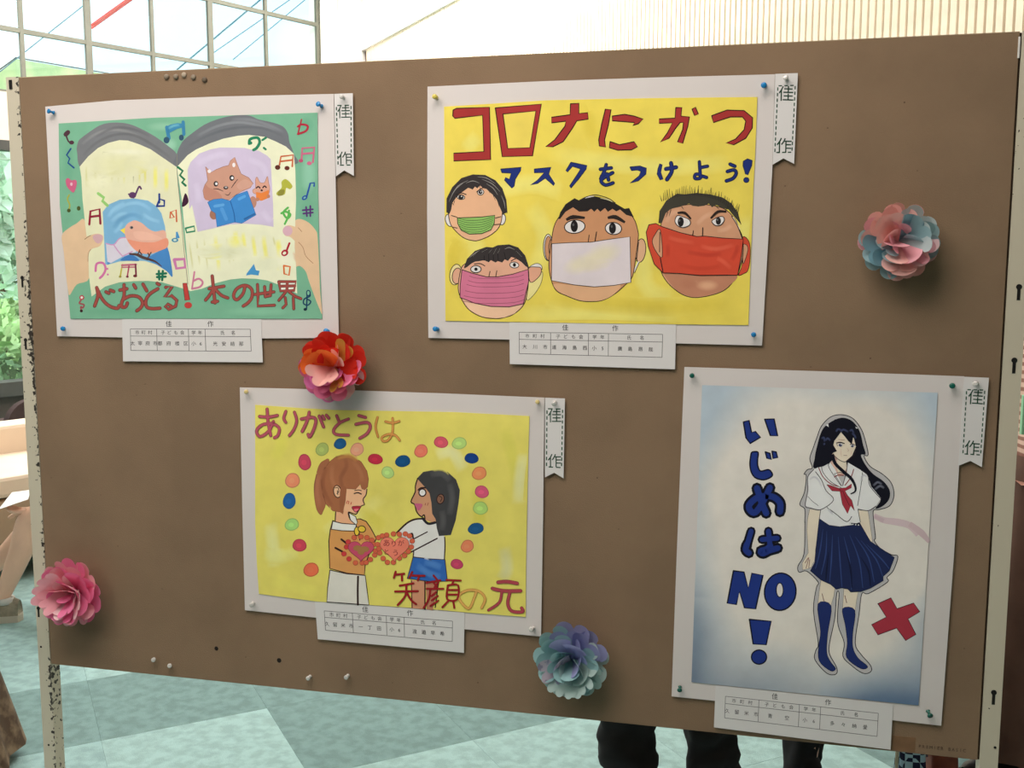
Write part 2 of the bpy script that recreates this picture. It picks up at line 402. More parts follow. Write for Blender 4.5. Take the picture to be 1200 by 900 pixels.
def keyhole(px, py, parent, s=1.0, h=.0009):
    p = onb(px, py, h); mb = MB()
    mb.lathe(p+Vector((0, 0, .006*s)), (0, -1, 0), [(.0042*s, -.0015), (.0042*s, 0)], 12)
    mb.box(p-Vector((0, -.0007, .004*s)), (.0045*s, .0015, .019*s)); mb.build('keyhole_slot', blk, parent)
for x, y, s in ((26, 329, .9), (30, 402, .9), (45, 716, .9)): keyhole(x, y, postL, s)
for x, y, s in ((1194, 341, 1), (1188.5, 427, 1), (1164.5, 816, 1)): keyhole(x, y, postR, s)
p = onb(12.5, 99, .0009); MB().box(p, (.006, .002, .016)).build('keyhole_slot', blk, postL)
for x, y in ((48, 758), (57, 873), (1166, 876)): MB().lathe(onb(x, y, .0006), (0, -1, 0), [(.0022, 0), (.0012, .0012)], 8).build('rivet', blk, brd)
# dark gap between board and right post, bright steel end clip
MB().box((.8322, .008, (BB+BT)/2), (.003, .010, BT-BB)).build('seam', mat('dark seam', L3(52, 40, 26), .9), brd)
a_, b_ = onb(1194.5, 43, .001), onb(1193.5, 68, .001)
MB().box(((a_.x+b_.x)/2, -.0008, (a_.z+b_.z)/2), (.0025, .0016, abs(a_.z-b_.z))).build('end_clip', mat('bare steel', L3(230, 226, 220), .35), brd)
for x in (-.8444, .8467):
    MB().box((x, .0125, .02), (.045, .62, .04)).build('foot_bar', pm, brd, bevel=.004)
MB().box((0, .0125, .24), (1.66, .02, .03)).build('lower_rail', pm, brd)
for x, y, r in ((253.5, 760, .0042), (327, 774, .0046)): MB().lathe(onb(x, y, .0004), (0, -1, 0), [(r, -.0006), (r*.9, 0)], 12).build('nail_hole', mat('hole', L3(30, 24, 18), .9), brd)
sp = MB(); rs = random.Random(3)
for x, y in ((184, 248), (160, 463), (170, 450), (287, 448), (920, 218), (1075, 200), (950, 430), (1020, 420), (240, 250), (60, 560), (560, 800), (460, 800), (700, 560), (725, 620), (1110, 640), (1130, 760), (970, 150), (1060, 120), (470, 250), (450, 300), (138, 640), (118, 580), (288, 770), (190, 690)):
    sp.lathe(onb(x, y, .0003), (0, -1, 0), [(.0009*rs.uniform(.7, 1.4), -.0002), (.0008, 0)], 6)
sp.build('pin_hole', mat('small dark mark', L3(80, 60, 44), .9), brd)['kind'] = 'stuff'

# ================================================================ FLAT ARTWORK KIT
CTX = {'A': (40, 100, 6), 'B': (220, 100, 6), 'C': (40, 240, 6), 'D': (220, 240, 6), 'F': (120, 120, 12),
       'E': (490, 80, 5), 'G': (700, 80, 5), 'H': (490, 190, 7.5), 'I': (490, 270, 7.5), 'J': (620, 210, 5.625), 'K': (740, 210, 5.625),
       'L': (270, 440, 5), 'M': (450, 440, 5), 'N': (270, 600, 5), 'O': (450, 600, 5), 'Q': (350, 520, 7.5), 'R': (450, 530, 5.625),
       'U': (780, 420, 4.09), 'V': (920, 470, 5.625), 'W': (920, 600, 4.5), 'X': (780, 640, 3.4615), 'Y': (960, 470, 10), 'Z': (1000, 660, 3.75),
       'P': (0, 0, 1), 'a': (130, 360, 6), 'b': (580, 350, 5), 'c': (270, 600, 5), 'd': (820, 780, 5), 'e': (1040, 420, 4.094)}
def pts(spec):
    """'A 1,2 3,4 C 5,6' -> photo pixels"""
    out_ = []; c = CTX['P']
    for tk in spec.split():
        if tk in CTX: c = CTX[tk]; continue
        x, y = tk.split(','); out_.append((c[0]+float(x)/c[2], c[1]+float(y)/c[2]))
    return out_
def ctxof(spec): return CTX[spec.split()[0]]
def smooth_pts(p, closed, k=4):
    n = len(p); o = []
    if n < 3: return p
    for i in range(n if closed else n-1):
        p0 = p[(i-1) % n] if closed or i > 0 else p[0]; p1 = p[i]; p2 = p[(i+1) % n]; p3 = p[(i+2) % n] if closed or i+2 < n else p[-1]
        for j in range(k):
            t = j/k; t2 = t*t; t3 = t2*t
            o.append(tuple(.5*((2*p1[q])+(-p0[q]+p2[q])*t+(2*p0[q]-5*p1[q]+4*p2[q]-p3[q])*t2+(-p0[q]+3*p1[q]-3*p2[q]+p3[q])*t3) for q in (0, 1)))
    if not closed: o.append(p[-1])
    return o
GL = {}
fcu = bpy.data.curves.new('lettering', 'FONT')
fob = bpy.data.objects.new('lettering', fcu); col.objects.link(fob)
def glyph(ch, weight=0.0):
    if (ch, weight) in GL: return GL[(ch, weight)]
    fcu.body = ch; fcu.offset = weight; fcu.resolution_u = 3
    bpy.context.view_layer.update()
    dg = bpy.context.evaluated_depsgraph_get(); ev = fob.evaluated_get(dg); m = ev.to_mesh()
    v = [(q.co.x, q.co.y) for q in m.vertices]; f = [tuple(q.vertices) for q in m.polygons]; ev.to_mesh_clear()
    if v:
        xs = [q[0] for q in v]; cx = (min(xs)+max(xs))/2
        v = [(a-cx, b-.36) for a, b in v]
    GL[(ch, weight)] = (v, f); return v, f

def inpoly(x, y, p):
    r = False; j = len(p)-1
    for i in range(len(p)):
        if (p[i][1] > y) != (p[j][1] > y) and x < (p[j][0]-p[i][0])*(y-p[i][1])/(p[j][1]-p[i][1])+p[i][0]: r = not r
        j = i
    return r

class Art:
    def __init__(s, parent, h, ref, mname='paint'):
        s.parent = parent; s.h = h; s.ref = [lin(c) for c in ref]; s.m = MATS[mname]; s.hist = []; s.base = None; s.clip = None; s.h0 = None; s.hm = h; s.clear()
    def clear(s): s.V = []; s.Fc = []; s.C = []; s.MI = []
    def al(s, c): return tuple(min(.94, max(.006, lin(v)/r*k)) for v, r, k in zip(c, s.ref, (.74, .688, .662)))
    def _face(s, p, c): k = len(s.V); s.hist.append((min(q[0] for q in p), max(q[0] for q in p), min(q[1] for q in p), max(q[1] for q in p), p, c)); s.V += [onb(x, y, s.h) for x, y in p]; s.Fc.append(tuple(range(k, k+len(p)))); s.C.append(c); s.MI.append(0)
    def _next(s, k=1): s.h += 3e-6*k; s.hm = max(s.hm, s.h)
    def mark(s): s.h0 = s.h = s.hm
    def F(s, spec, c, sm=True, o=None, ow=1.0):
        p = pts(spec) if isinstance(spec, str) else spec
        if sm: p = smooth_pts(p, True)
        s._face(p, s.al(c)); s._next()
        if o: s.line(p+[p[0]], ow, o)
        return s
    def line(s, p, wd, c, taper=None, cap=True):
        if sum(c) < 135: wd *= 1.3
        c = s.al(c); n = len(p); Lf = []; Rt = []
        for i, (x, y) in enumerate(p):
            x0, y0 = p[max(i-1, 0)]; x1, y1 = p[min(i+1, n-1)]; dx, dy = x1-x0, y1-y0; l = math.hypot(dx, dy) or 1
            t = i/(n-1) if n > 1 else 0
            ww = wd/2*(1 if not taper else (taper[0]+(taper[1]-taper[0])*t if len(taper) == 2 else (taper[0]+(taper[1]-taper[0])*2*t if t < .5 else taper[1]+(taper[2]-taper[1])*(2*t-1))))
            Lf.append((x-dy/l*ww, y+dx/l*ww)); Rt.append((x+dy/l*ww, y-dx/l*ww))
        hb = s.h
        for i in range(n-1): s.h = hb+(i % 5)*1e-6; s._face([Lf[i], Lf[i+1], Rt[i+1], Rt[i]], c)
        s.h = hb+5e-6
        if cap and wd > .9 and not taper:
            for (x, y) in (p[0], p[-1]): s._face([(x+wd/2*math.cos(q*PI/4), y+wd/2*math.sin(q*PI/4)) for q in range(8)], c); s.h += 1e-6
        s._next()
    def S(s, spec, wd, c, sm=True, taper=None, o=None, ow=4, cap=True):
        z = ctxof(spec)[2]; p = pts(spec)
        if sm and len(p) > 2: p = smooth_pts(p, False)
        if taper and len(taper) == 3 and taper[0] <= .4 and wd > 8 and not o: return s.W(p, wd*1.9/z, c)
        if o: s.line(p, (wd+2*ow)/z, o, taper, cap)
        s.line(p, wd/z, c, taper, cap); return s
    def multi(s, specs, wd, c, o=None, ow=4, sm=True, taper=None):
        ps = []
        for q in specs:
            p = pts(q); z = ctxof(q)[2]; ps.append((smooth_pts(p, False) if sm and len(p) > 2 else p, z))
        if o:
            for p, z in ps: s.line(p, (wd+2*ow)/z, o, taper)
        for p, z in ps: s.line(p, wd/z, c, taper)
        return s
    def E(s, ctx, cx, cy, rx, ry, c, o=None, ow=1.0, rot=0, n=20):
        q = CTX[ctx]; ca, sa = math.cos(rot), math.sin(rot)
        p = [(q[0]+(cx+rx*math.cos(t)*ca-ry*math.sin(t)*sa)/q[2], q[1]+(cy+rx*math.cos(t)*sa+ry*math.sin(t)*ca)/q[2]) for t in [2*PI*i/n for i in range(n)]]
        s._face(p, s.al(c)); s._next()
        if o: s.line(p+[p[0]], ow/q[2], o)
        return s
    def T(s, ch, cx, cy, size, c, ux=(1, 0), uy=(0, -1), weight=0.0):
        v, f = glyph(ch, weight); c = s.al(c); k = len(s.V)
        for a, b in v: s.V.append(onb(cx+size*(a*ux[0]+b*uy[0]), cy+size*(a*ux[1]+b*uy[1]), s.h))
        for q in f: s.Fc.append(tuple(i+k for i in q)); s.C.append(c); s.MI.append(0)
        s._next(); return s
    def under(s, x, y):
        for x0, x1, y0, y1, p, c in reversed(s.hist):
            if x0 <= x <= x1 and y0 <= y <= y1:
                ins = False; j = len(p)-1
                for i in range(len(p)):
                    if (p[i][1] > y) != (p[j][1] > y) and x < (p[j][0]-p[i][0])*(y-p[i][1])/(p[j][1]-p[i][1])+p[i][0]: ins = not ins
                    j = i
                if ins: return c
        return s.base or c_white
    def blend(s, x, y, c, a): u = s.under(x, y); return tuple(u[i]*(1-a)+c[i]*a for i in range(3))
    def grid(s, P, A, F, c):
        k = len(s.V); s.V += [onb(x, y, s.h) for x, y in P]; C = [s.blend(x, y, c, a) for (x, y), a in zip(P, A)]; new = []
        ok = [s.clip is None or inpoly(x, y, s.clip) for x, y in P]
        for f in F:
            if not all(ok[i] for i in f): continue
            s.Fc.append(tuple(i+k for i in f)); s.C.append([C[i] for i in f]); s.MI.append(0); q = [P[i] for i in f]
            new.append((min(t[0] for t in q), max(t[0] for t in q), min(t[1] for t in q), max(t[1] for t in q), q, tuple(sum(C[i][j] for i in f)/len(f) for j in range(3))))
        s.hist += new; s._next(); return s
    def W(s, p, wd, c, a0=.8):
        if len(p) == 2: p = [(p[0][0]+(p[1][0]-p[0][0])*k/4, p[0][1]+(p[1][1]-p[0][1])*k/4) for k in range(5)]
        c = s.al(c); n = len(p); P = []; A = []; F = []; pr = (0, .75, 1, .75, 0)
        for i, (x, y) in enumerate(p):
            x0, y0 = p[max(i-1, 0)]; x1, y1 = p[min(i+1, n-1)]; dx, dy = x1-x0, y1-y0; l = math.hypot(dx, dy) or 1
            for q, a in zip((-.5, -.25, 0, .25, .5), pr): P.append((x-dy/l*wd*q, y+dx/l*wd*q)); A.append(a*a0*max(0, math.sin(PI*i/(n-1)))**.6)
        for i in range(n-1):
            for q in range(4): F.append((i*5+q, i*5+q+1, i*5+q+6, i*5+q+5))
        return s.grid(P, A, F, c)
    def soft(s, ctx, cx, cy, rx, ry, c, a0=.85, rot=0):
        q = CTX[ctx]; c = s.al(c); ca, sa = math.cos(rot), math.sin(rot); n = 20; P = [(q[0]+cx/q[2], q[1]+cy/q[2])]; A = [a0]; F = []
        for r_, a in ((.35, .9), (.7, .45), (1, 0)):
            for i in range(n):
                t = 2*PI*i/n; X = rx*math.cos(t)*r_; Y = ry*math.sin(t)*r_; P.append((q[0]+(cx+X*ca-Y*sa)/q[2], q[1]+(cy+X*sa+Y*ca)/q[2])); A.append(a*a0)
        for i in range(n):
            j = (i+1) % n; F.append((0, 1+i, 1+j))
            for r_ in range(2): F.append((1+r_*n+i, 1+r_*n+n+i, 1+r_*n+n+j, 1+r_*n+j))
        return s.grid(P, A, F, c)
    def done(s, name):
        o = mesh_obj(name, s.V, s.Fc, s.m, s.parent, colors=s.C); s.clear(); s.h = s.h0 if s.h0 else s.h; return o

paint_mat('paint', .05, 10, 40); paint_mat('paint_strong', .08, 6, 26); paint_mat('print', .01, 10, 60); c_white = (.7, .66, .62)
paper = mat('white card', (.73, .675, .65), .8, .015, 4)
def sheet(name, quad, h, th, m, parent, color=None):
    """thin extruded sheet from photo-traced corners; h = height of its front face above the board"""
    p = [onb(x, y, h) for x, y in quad]; n = len(p); b = [q+Vector((0, th, 0)) for q in p]
    f = [tuple(range(n)), tuple(range(2*n-1, n-1, -1))]+[(i, n+i, n+(i+1) % n, (i+1) % n) for i in range(n)]
    return mesh_obj(name, p+b, f, m, parent, colors=[color]*len(f) if color else None)
def poster(label, mq, pq, ref, colr, strong=False):
    xs = [q[0] for q in mq]; base = onb(sum(xs)/len(xs), max(q[1] for q in mq), 0)
    root = empty('poster', base, label, 'poster', 'posters pinned to the brown board')
    sheet('mount_sheet', mq, .0035, .0006, paper, root)
    a = Art(None, .0048, ref, 'paint_strong' if strong else 'paint')
    pt = sheet('painting', pq, .0047, .0006, a.m, root, a.al(colr)) if colr else None
    a.parent = pt; a.base = a.al(colr) if colr else None; a.clip = pq; return root, pt, a

# ================================================================ POSTER 1: picture book
DK = (60, 40, 45)
root1, pt1, a = poster('green poster of hands holding an open book with bird and fox, upper left of board',
    pts('P 53,125 135,117.5 260,113 391,110 393,200 397,396 230,397 67,394 60,260'),
    pts('P 68.7,144.7 180,138 372,132 372.6,220 374,290 377.5,373.5 82.5,373.5 76,300 70,240'), (214, 203, 196), (120, 175, 142))
for q in (('A', 900, 290, 120, 36, (146, 192, 162)), ('A', 950, 420, 60, 60, (160, 206, 178)), ('D', 840, 60, 60, 120, (104, 166, 134)), ('B', 850, 620, 60, 160, (150, 200, 172)), ('C', 600, 750, 280, 36, (104, 164, 130)), ('D', 300, 640, 300, 70, (104, 166, 132)), ('D', 500, 750, 280, 36, (136, 190, 156)), ('A', 240, 560, 42, 180, (106, 166, 134)), ('B', 830, 280, 60, 60, (100, 164, 132))): a.soft(*q, .7)
a.done('green_wash')['kind'] = 'stuff'
# hands
skin = (224, 188, 150)
a.F('C 195,215 250,160 300,130 345,98 365,150 380,260 390,510 300,560 250,635 238,600 225,500 208,330', skin); a.done('painted_hand')
a.F('D 750,118 790,100 850,125 900,180 913,230 925,450 930,600 945,760 930,740 890,640 850,530 830,470 790,430 740,420 730,200', skin); a.done('painted_hand')
# book cover and pages
G1 = (120, 120, 122)
a.F('A 318,568 303,480 300,440 312,390 345,360 400,320 470,278 550,262 650,268 740,300 850,360 940,425 1003,485 1005,580 800,640 400,620', G1)
a.F('B -77,485 -40,400 20,345 120,275 230,232 330,212 430,212 500,240 600,262 670,290 705,340 715,400 745,480 745,560 300,560 -75,580', (112, 114, 118))
for q, c in (('A 330,420 420,350 520,315 640,320 760,370', (145, 144, 142)), ('A 340,500 430,410 560,350 700,350 850,430 960,510', (102, 102, 104)), ('A 420,370 560,300 700,310 820,360', (100, 100, 104)), ('B 60,360 200,290 350,260 500,280 640,320', (140, 142, 145)), ('B 0,430 150,350 330,300 520,300 680,360', (98, 100, 105)), ('B 300,240 430,240 560,275 680,330', (135, 136, 140))):
    a.S(q, 14, c, taper=(.2, 1, .2))
PG = (226, 222, 184)
a.F('A 320,572 380,500 450,440 520,405 600,385 660,388 740,415 820,450 900,505 1003,575 1010,700 C 1040,100 1060,300 1080,450 1097,605 1000,575 900,545 800,535 700,537 600,545 500,575 404,645 385,500 380,330 355,100 A 340,800 332,650', PG, sm=False)
a.F('B -77,575 0,490 60,450 150,410 250,375 350,355 430,348 540,362 620,395 690,430 745,480 757,600 762,800 D 757,100 752,300 762,430 770,625 640,562 560,532 480,520 380,517 300,525 200,550 100,590 17,608 B -40,820', (232, 230, 196), sm=False)
YL, YF = (236, 228, 110), (212, 208, 150)
for x, y0, y1, ww, c in ((365, 560, 720, 7, YF), (430, 500, 700, 9, YF), (480, 470, 720, 4, (170, 168, 125)), (545, 480, 690, 8, YF), (590, 480, 690, 7, YF), (630, 470, 700, 8, (222, 216, 130)), (695, 480, 700, 4, (165, 162, 120)), (738, 500, 700, 7, (222, 216, 130)), (778, 515, 700, 9, (222, 214, 110)), (850, 560, 735, 15, YL), (928, 580, 755, 15, YL)):
    a.W([pts('A %d,%d' % (x+k*1.2, y0+(y1-y0)*k/4))[0] for k in range(5)], ww*2.6/6, c, .95)
for x, y0, y1, ww, c in ((10, 260, 460, 6, YF), (60, 240, 430, 6, YF), (112, 230, 460, 6, YF), (190, 205, 470, 13, YL), (270, 220, 420, 7, YF), (330, 180, 300, 16, YL), (385, 190, 310, 13, YL), (395, 330, 380, 5, YF), (455, 210, 380, 13, YL), (530, 210, 400, 15, YL), (630, 240, 350, 18, YL), (640, 350, 460, 7, YL), (600, 220, 290, 6, YF), (300, 230, 420, 5, YF)):
    a.W([pts('D %d,%d' % (x+(8+(y1-y0)*.1)*k/4, y0+(y1-y0)*k/4))[0] for k in range(5)], ww*2.8/6, c, .95)
for q in (('A', 650, 470, 170, 28, (232, 228, 200)), ('A', 450, 680, 90, 60, (236, 232, 196)), ('A', 600, 560, 220, 90, (218, 214, 166)), ('D', 250, 330, 200, 60, (216, 216, 180)), ('D', 500, 420, 200, 60, (222, 222, 188)), ('D', 330, 260, 60, 50, (238, 232, 130)), ('D', 690, 380, 70, 100, (236, 232, 206))): a.soft(*q, .7)
a.S('A 1005,485 1005,600 1015,720 1032,900 C 1052,300 1072,480 1080,560', 4, (135, 130, 115))
a.done('painted_book_pages'); a.mark()
# hands over the page edges
a.F('C 345,238 395,215 440,203 482,216 483,250 462,290 400,312 380,345 365,330 350,280', skin)
a.F('C 412,222 445,206 480,218 476,255 450,272 425,255', (206, 165, 168))
a.S('C 355,243 375,228 398,215', 4, (120, 90, 60)); a.S('C 400,312 382,340 378,400', 4, (180, 135, 100)); a.done('painted_thumb')
a.F('D 668,182 700,145 755,155 800,185 860,250 860,300 800,285 755,255 720,226 685,216', skin)
a.E('D', 702, 183, 34, 36, (214, 170, 180)); a.S('D 775,160 790,175 802,190', 4, (175, 125, 95)); a.S('D 778,262 810,300 830,360 882,412', 4, (175, 125, 95))
a.done('painted_thumb')
# bird vignette
a.F('C 500,418 515,422 600,398 700,390 780,395 860,420 930,465 974,500 970,470 935,290 920,150 895,60 860,10 800,-30 700,-45 600,-35 520,0 482,50 490,200', (124, 174, 206), sm=False)
for q in ('C 540,60 640,0 740,-10 830,40', 'C 540,120 600,70 660,60', 'C 560,200 600,160 620,120', 'C 760,60 820,100 890,120', 'C 520,90 560,30 640,-20'): a.S(q, 18, (150, 196, 222), taper=(.2, 1, .2))
a.S('C 560,170 600,110 690,70 770,100', 22, (98, 150, 190), taper=(.2, 1, .3))
a.F('C 800,380 870,330 935,292 974,500 930,465 870,425', (72, 132, 190)); a.F('C 605,388 680,350 740,392 680,394', (62, 120, 182)); a.F('C 512,370 545,405 516,422', (80, 138, 190), sm=False)
a.F('C 505,275 560,280 600,235 650,228 720,330 620,365 540,410 515,400', (214, 205, 214), sm=False)
for q in ('C 562,285 590,325 622,362', 'C 505,272 560,280 600,237 645,230', 'C 622,362 690,328'): a.S(q, 8, (205, 150, 190))
a.F('C 632,178 650,140 680,118 712,110 760,130 800,165 850,188 918,180 932,250 937,297 880,325 820,345 750,340 700,310 660,260 640,215', (226, 172, 150))
a.F('C 655,245 700,252 760,262 850,262 934,235 937,297 860,330 790,345 730,330 690,295', (230, 148, 120)); a.F('C 700,190 780,190 860,215 900,240 800,250 720,240', (232, 180, 158))
a.F('C 604,178 640,160 636,204', (238, 214, 80), sm=False); a.E('C', 685, 160, 12, 11, (120, 115, 115)); a.E('C', 687, 160, 6, 6, (40, 35, 40))
a.S('C 668,345 720,350 760,368 800,382', 22, (85, 62, 58), taper=(.5, 1, .9)); a.S('C 790,378 850,398 898,434', 20, (80, 55, 52), taper=(1, .2))
for q in ('C 742,318 728,352', 'C 822,335 800,372', 'C 742,330 758,350', 'C 800,340 812,360'): a.S(q, 8, (90, 55, 45))
a.done('painted_bird')
# fox vignette
a.F('B 0,590 20,540 80,480 160,450 230,437 400,440 440,450 500,460 560,495 583,520 592,700 D 600,0 603,155 520,140 400,132 300,138 200,160 70,190 30,0 B 12,870 3,750', (204, 188, 210), sm=False)
for q in ('B 60,560 180,500 300,480', 'B 420,520 520,560 560,640', 'B 60,680 70,760 80,830', 'D 520,40 560,90 590,120'): a.S(q, 30, (214, 200, 220), taper=(.2, 1, .2))
FX = (200, 148, 126)
a.E('B', 458, 822, 26, 42, (185, 130, 110)); a.E('D', 184, 68, 30, 36, (160, 110, 88))
a.F('B 125,572 165,612 200,592 250,572 288,562 300,530 330,505 350,560 375,622 430,650 460,690 440,720 380,745 345,765 290,805 220,800 150,812 115,790 107,740 120,700 140,670 135,625', FX, sm=False, o=(150, 95, 75), ow=.5)
a.F('B 120,700 150,720 200,740 240,780 220,800 150,810 115,790', (190, 132, 112)); a.F('B 345,700 400,660 455,690 430,720 370,735', (206, 156, 136))
a.E('B', 152, 604, 13, 13, (235, 225, 225)); a.E('B', 324, 560, 11, 16, (235, 225, 225))
a.F('B 140,822 180,802 240,796 297,812 340,770 420,742 440,800 478,905 D 482,70 380,130 330,122 205,155 195,60 B 165,880', (64, 134, 198), sm=False, o=(45, 95, 150), ow=.5)
a.S('B 300,815 325,900 D 332,122', 7, (40, 100, 165)); a.S('B 360,800 400,780', 20, (90, 160, 215)); a.S('B 190,850 250,840', 20, (95, 160, 212)); a.S('D 240,30 270,100', 26, (84, 150, 208)); a.S('D 400,100 470,65', 14, (45, 100, 160))
for x, y, r_ in ((198, 692, 19), (310, 651, 20)): a.E('B', x, y, r_*.85, r_, (40, 35, 38)); a.E('B', x+3, y, r_*.45, r_*.5, (235, 230, 230))
a.E('B', 268, 720, 17, 12, (60, 50, 50)); a.E('B', 269, 717, 9, 6, (190, 185, 185))
for q in ('B 262,765 285,772 302,750', 'B 180,727 215,730 250,745', 'B 306,722 328,690 352,660'): a.S(q, 6, (60, 40, 45), taper=(.5, 1, .5))
a.F('B 476,720 476,665 488,645 508,682 540,682 560,640 570,690 577,725 562,765 470,762 457,735', (214, 158, 136), o=(160, 105, 85), ow=.4)
a.F('B 480,750 518,757 570,735 571,790 520,812 481,803', (226, 128, 62), sm=False); a.E('B', 490, 802, 14, 12, (190, 125, 95)); a.E('B', 567, 780, 12, 13, (190, 125, 95))
for q in ('B 482,722 496,712 508,722', 'B 528,720 540,708 552,718'): a.S(q, 7, (50, 35, 40))
a.E('B', 520, 738, 8, 7, (50, 35, 40))
a.done('painted_foxes')
# notes
a.S('A 222,345 238,330', 32, (80, 50, 60)); a.S('A 222,345 240,392 258,402', 11, (80, 50, 60)); a.E('A', 263, 402, 18, 14, (80, 45, 60)); a.done('painted_music_note')
a.S('A 258,445 228,490 250,515 238,545 280,580', 11, (35, 75, 135), sm=False); a.done('painted_music_note')
a.F('A 222,665 240,652 262,668 290,665 300,690 280,752 250,735 228,705', (204, 96, 128)); a.E('A', 262, 695, 9, 12, (225, 180, 190)); a.done('painted_music_note')
a.S('A 247,770 234,800 250,840 244,872', 10, (170, 170, 70)); a.E('A', 244, 880, 13, 13, (75, 85, 40)); a.E('A', 313, 865, 13, 16, (75, 85, 40)); a.done('painted_music_note')
a.F('F 890,345 960,310 1060,290 1135,300 1140,350 1050,372 940,430', (62, 132, 168), sm=False); a.S('F 925,370 1000,330 1090,315', 25, (115, 180, 190), taper=(.4, 1, .4)); a.done('painted_music_note')
a.S('F 905,350 935,505', 50, (60, 128, 165)); a.S('F 1135,275 1145,450', 45, (60, 128, 165)); a.E('F', 902, 530, 42, 46, (52, 84, 106)); a.E('F', 1110, 495, 34, 42, (52, 84, 106)); a.done('painted_music_note')
a.S('A 1010,575 1045,602 1025,632 1057,662 1040,682 1065,705', 16, (32, 118, 78), sm=False); a.done('painted_music_note')
a.E('A', 692, 772, 26, 22, (92, 55, 95)); a.S('A 665,765 700,790', 11, (92, 55, 95)); a.S('A 712,770 738,712 752,728', 12, (92, 55, 95)); a.done('painted_music_note')
a.S('A 450,760 490,790 480,812 515,845', 20, (150, 198, 112), sm=False); a.done('painted_music_note')
a.S('A 880,765 880,825', 14, (35, 60, 130)); a.S('A 863,850 882,800 915,810 915,848 863,850', 14, (35, 60, 130), sm=False); a.done('painted_music_note')
a.F('A 1062,758 1086,812 1065,845 1038,848', (62, 28, 52)); a.done('painted_music_note')
a.multi(['C 388,138 396,45 460,30 466,132', 'C 392,85 462,76'], 16, (145, 36, 56), sm=False); a.done('painted_music_note')
a.S('C 960,52 955,92 985,88 962,52 998,35 1002,118', 11, (205, 102, 62), sm=False); a.done('painted_music_note')
a.S('C 1003,190 1010,235', 28, (72, 142, 192), taper=(.4, 1)); a.E('C', 990, 248, 24, 15, (72, 142, 170)); a.E('C', 990, 248, 12, 7, (215, 225, 205)); a.done('painted_music_note')
a.S('C 1065,165 1125,150 1130,185 1072,195 1065,165', 12, (40, 135, 95), sm=False); a.done('painted_music_note')
a.S('C 985,385 1056,382 1062,440 1000,448 985,385', 21, (205, 122, 168), sm=False); a.done('painted_music_note')
a.S('C 432,465 440,415 485,410 502,450 485,492 462,515', 16, (208, 112, 160)); a.E('C', 515, 450, 7, 7, (208, 112, 160)); a.E('C', 518, 490, 7, 7, (208, 112, 160)); a.done('painted_music_note')
a.S('C 620,420 605,505', 10, (190, 180, 60)); a.S('C 617,425 716,420', 14, (192, 105, 125)); a.S('C 616,440 716,438', 9, (192, 105, 125)); a.S('C 667,430 655,505', 10, (170, 60, 90)); a.S('C 713,420 717,500', 12, (118, 40, 62)); a.E('C', 605, 505, 10, 8, (160, 150, 60)); a.E('C', 655, 505, 10, 8, (120, 45, 65)); a.E('C', 710, 500, 14, 10, (110, 40, 45)); a.done('painted_music_note')
a.multi(['C 877,465 880,525', 'C 905,465 900,530', 'C 862,487 928,482', 'C 864,508 925,505'], 16, (28, 110, 80)); a.E('C', 877, 560, 17, 10, (80, 48, 42)); a.done('painted_music_note')
a.E('C', 335, 652, 17, 17, (190, 70, 80)); a.E('C', 335, 652, 9, 9, (232, 222, 210)); a.S('C 330,670 318,692 350,702 342,725 328,715 332,745', 11, (160, 80, 85)); a.E('C', 332, 746, 11, 10, (60, 30, 35)); a.done('painted_music_note')
a.S('B 800,240 775,340', 10, (175, 42, 62)); a.S('B 775,290 800,275 842,285 832,320 775,342', 15, (175, 42, 62)); a.done('painted_music_note')
a.multi(['B 800,530 805,442 890,435 880,540', 'B 805,482 885,475'], 14, (202, 102, 132), sm=False); a.E('B', 795, 530, 16, 12, (190, 75, 110)); a.E('B', 855, 548, 18, 13, (202, 102, 132)); a.done('painted_music_note')
a.S('B 432,410 440,378 490,368 506,400 485,440 462,455', 20, (40, 128, 90)); a.E('B', 440, 405, 14, 12, (40, 128, 90)); a.S('B 525,385 550,368', 15, (40, 128, 90)); a.S('B 535,440 548,450', 15, (40, 128, 90)); a.done('painted_music_note')
a.multi(['B 645,560 655,500 740,490 735,570', 'B 652,535 735,525'], 12, (196, 98, 58), sm=False); a.E('B', 632, 577, 19, 17, (92, 42, 32)); a.E('B', 698, 582, 18, 15, (100, 42, 32)); a.done('painted_music_note')
a.F('B 660,678 692,660 735,705 720,730 692,722 682,765 640,777 623,757 660,720', (178, 176, 66)); a.F('B 640,740 680,735 670,770 635,775', (140, 135, 55)); a.done('painted_music_note')
a.E('B', 822, 790, 22, 15, (40, 80, 160), rot=-.6); a.E('B', 822, 790, 10, 6, (125, 180, 160), rot=-.6); a.S('B 838,775 862,688 890,685 888,708', 12, (40, 80, 160), sm=False); a.done('painted_music_note')
a.multi(['D 832,15 838,80', 'D 862,8 862,80', 'D 808,38 880,32', 'D 812,62 880,54'], 12, (88, 48, 112)); a.done('painted_music_note')
a.S('D 705,20 672,55 700,95 722,68 688,48 658,60', 15, (92, 178, 82)); a.S('D 712,40 705,85 682,135', 14, (92, 178, 82)); a.done('painted_music_note')
a.E('D', 682, 338, 26, 22, (172, 34, 50), rot=-.6); a.E('D', 680, 340, 13, 10, (232, 226, 200), rot=-.6); a.S('D 698,315 715,270', 14, (172, 34, 50)); a.done('painted_music_note')
a.S('D 675,428 720,435 712,495 678,485 675,428', 12, (216, 112, 52), sm=False); a.done('painted_music_note')
a.S('D 47,472 30,590', 12, (206, 122, 150)); a.S('D 30,590 85,577 105,545 78,520 42,535', 14, (206, 122, 150)); a.done('painted_music_note')
a.F('D 440,450 465,415 480,460 505,465 497,497 445,490 410,498 415,482', (72, 146, 196), sm=False); a.done('painted_music_note')
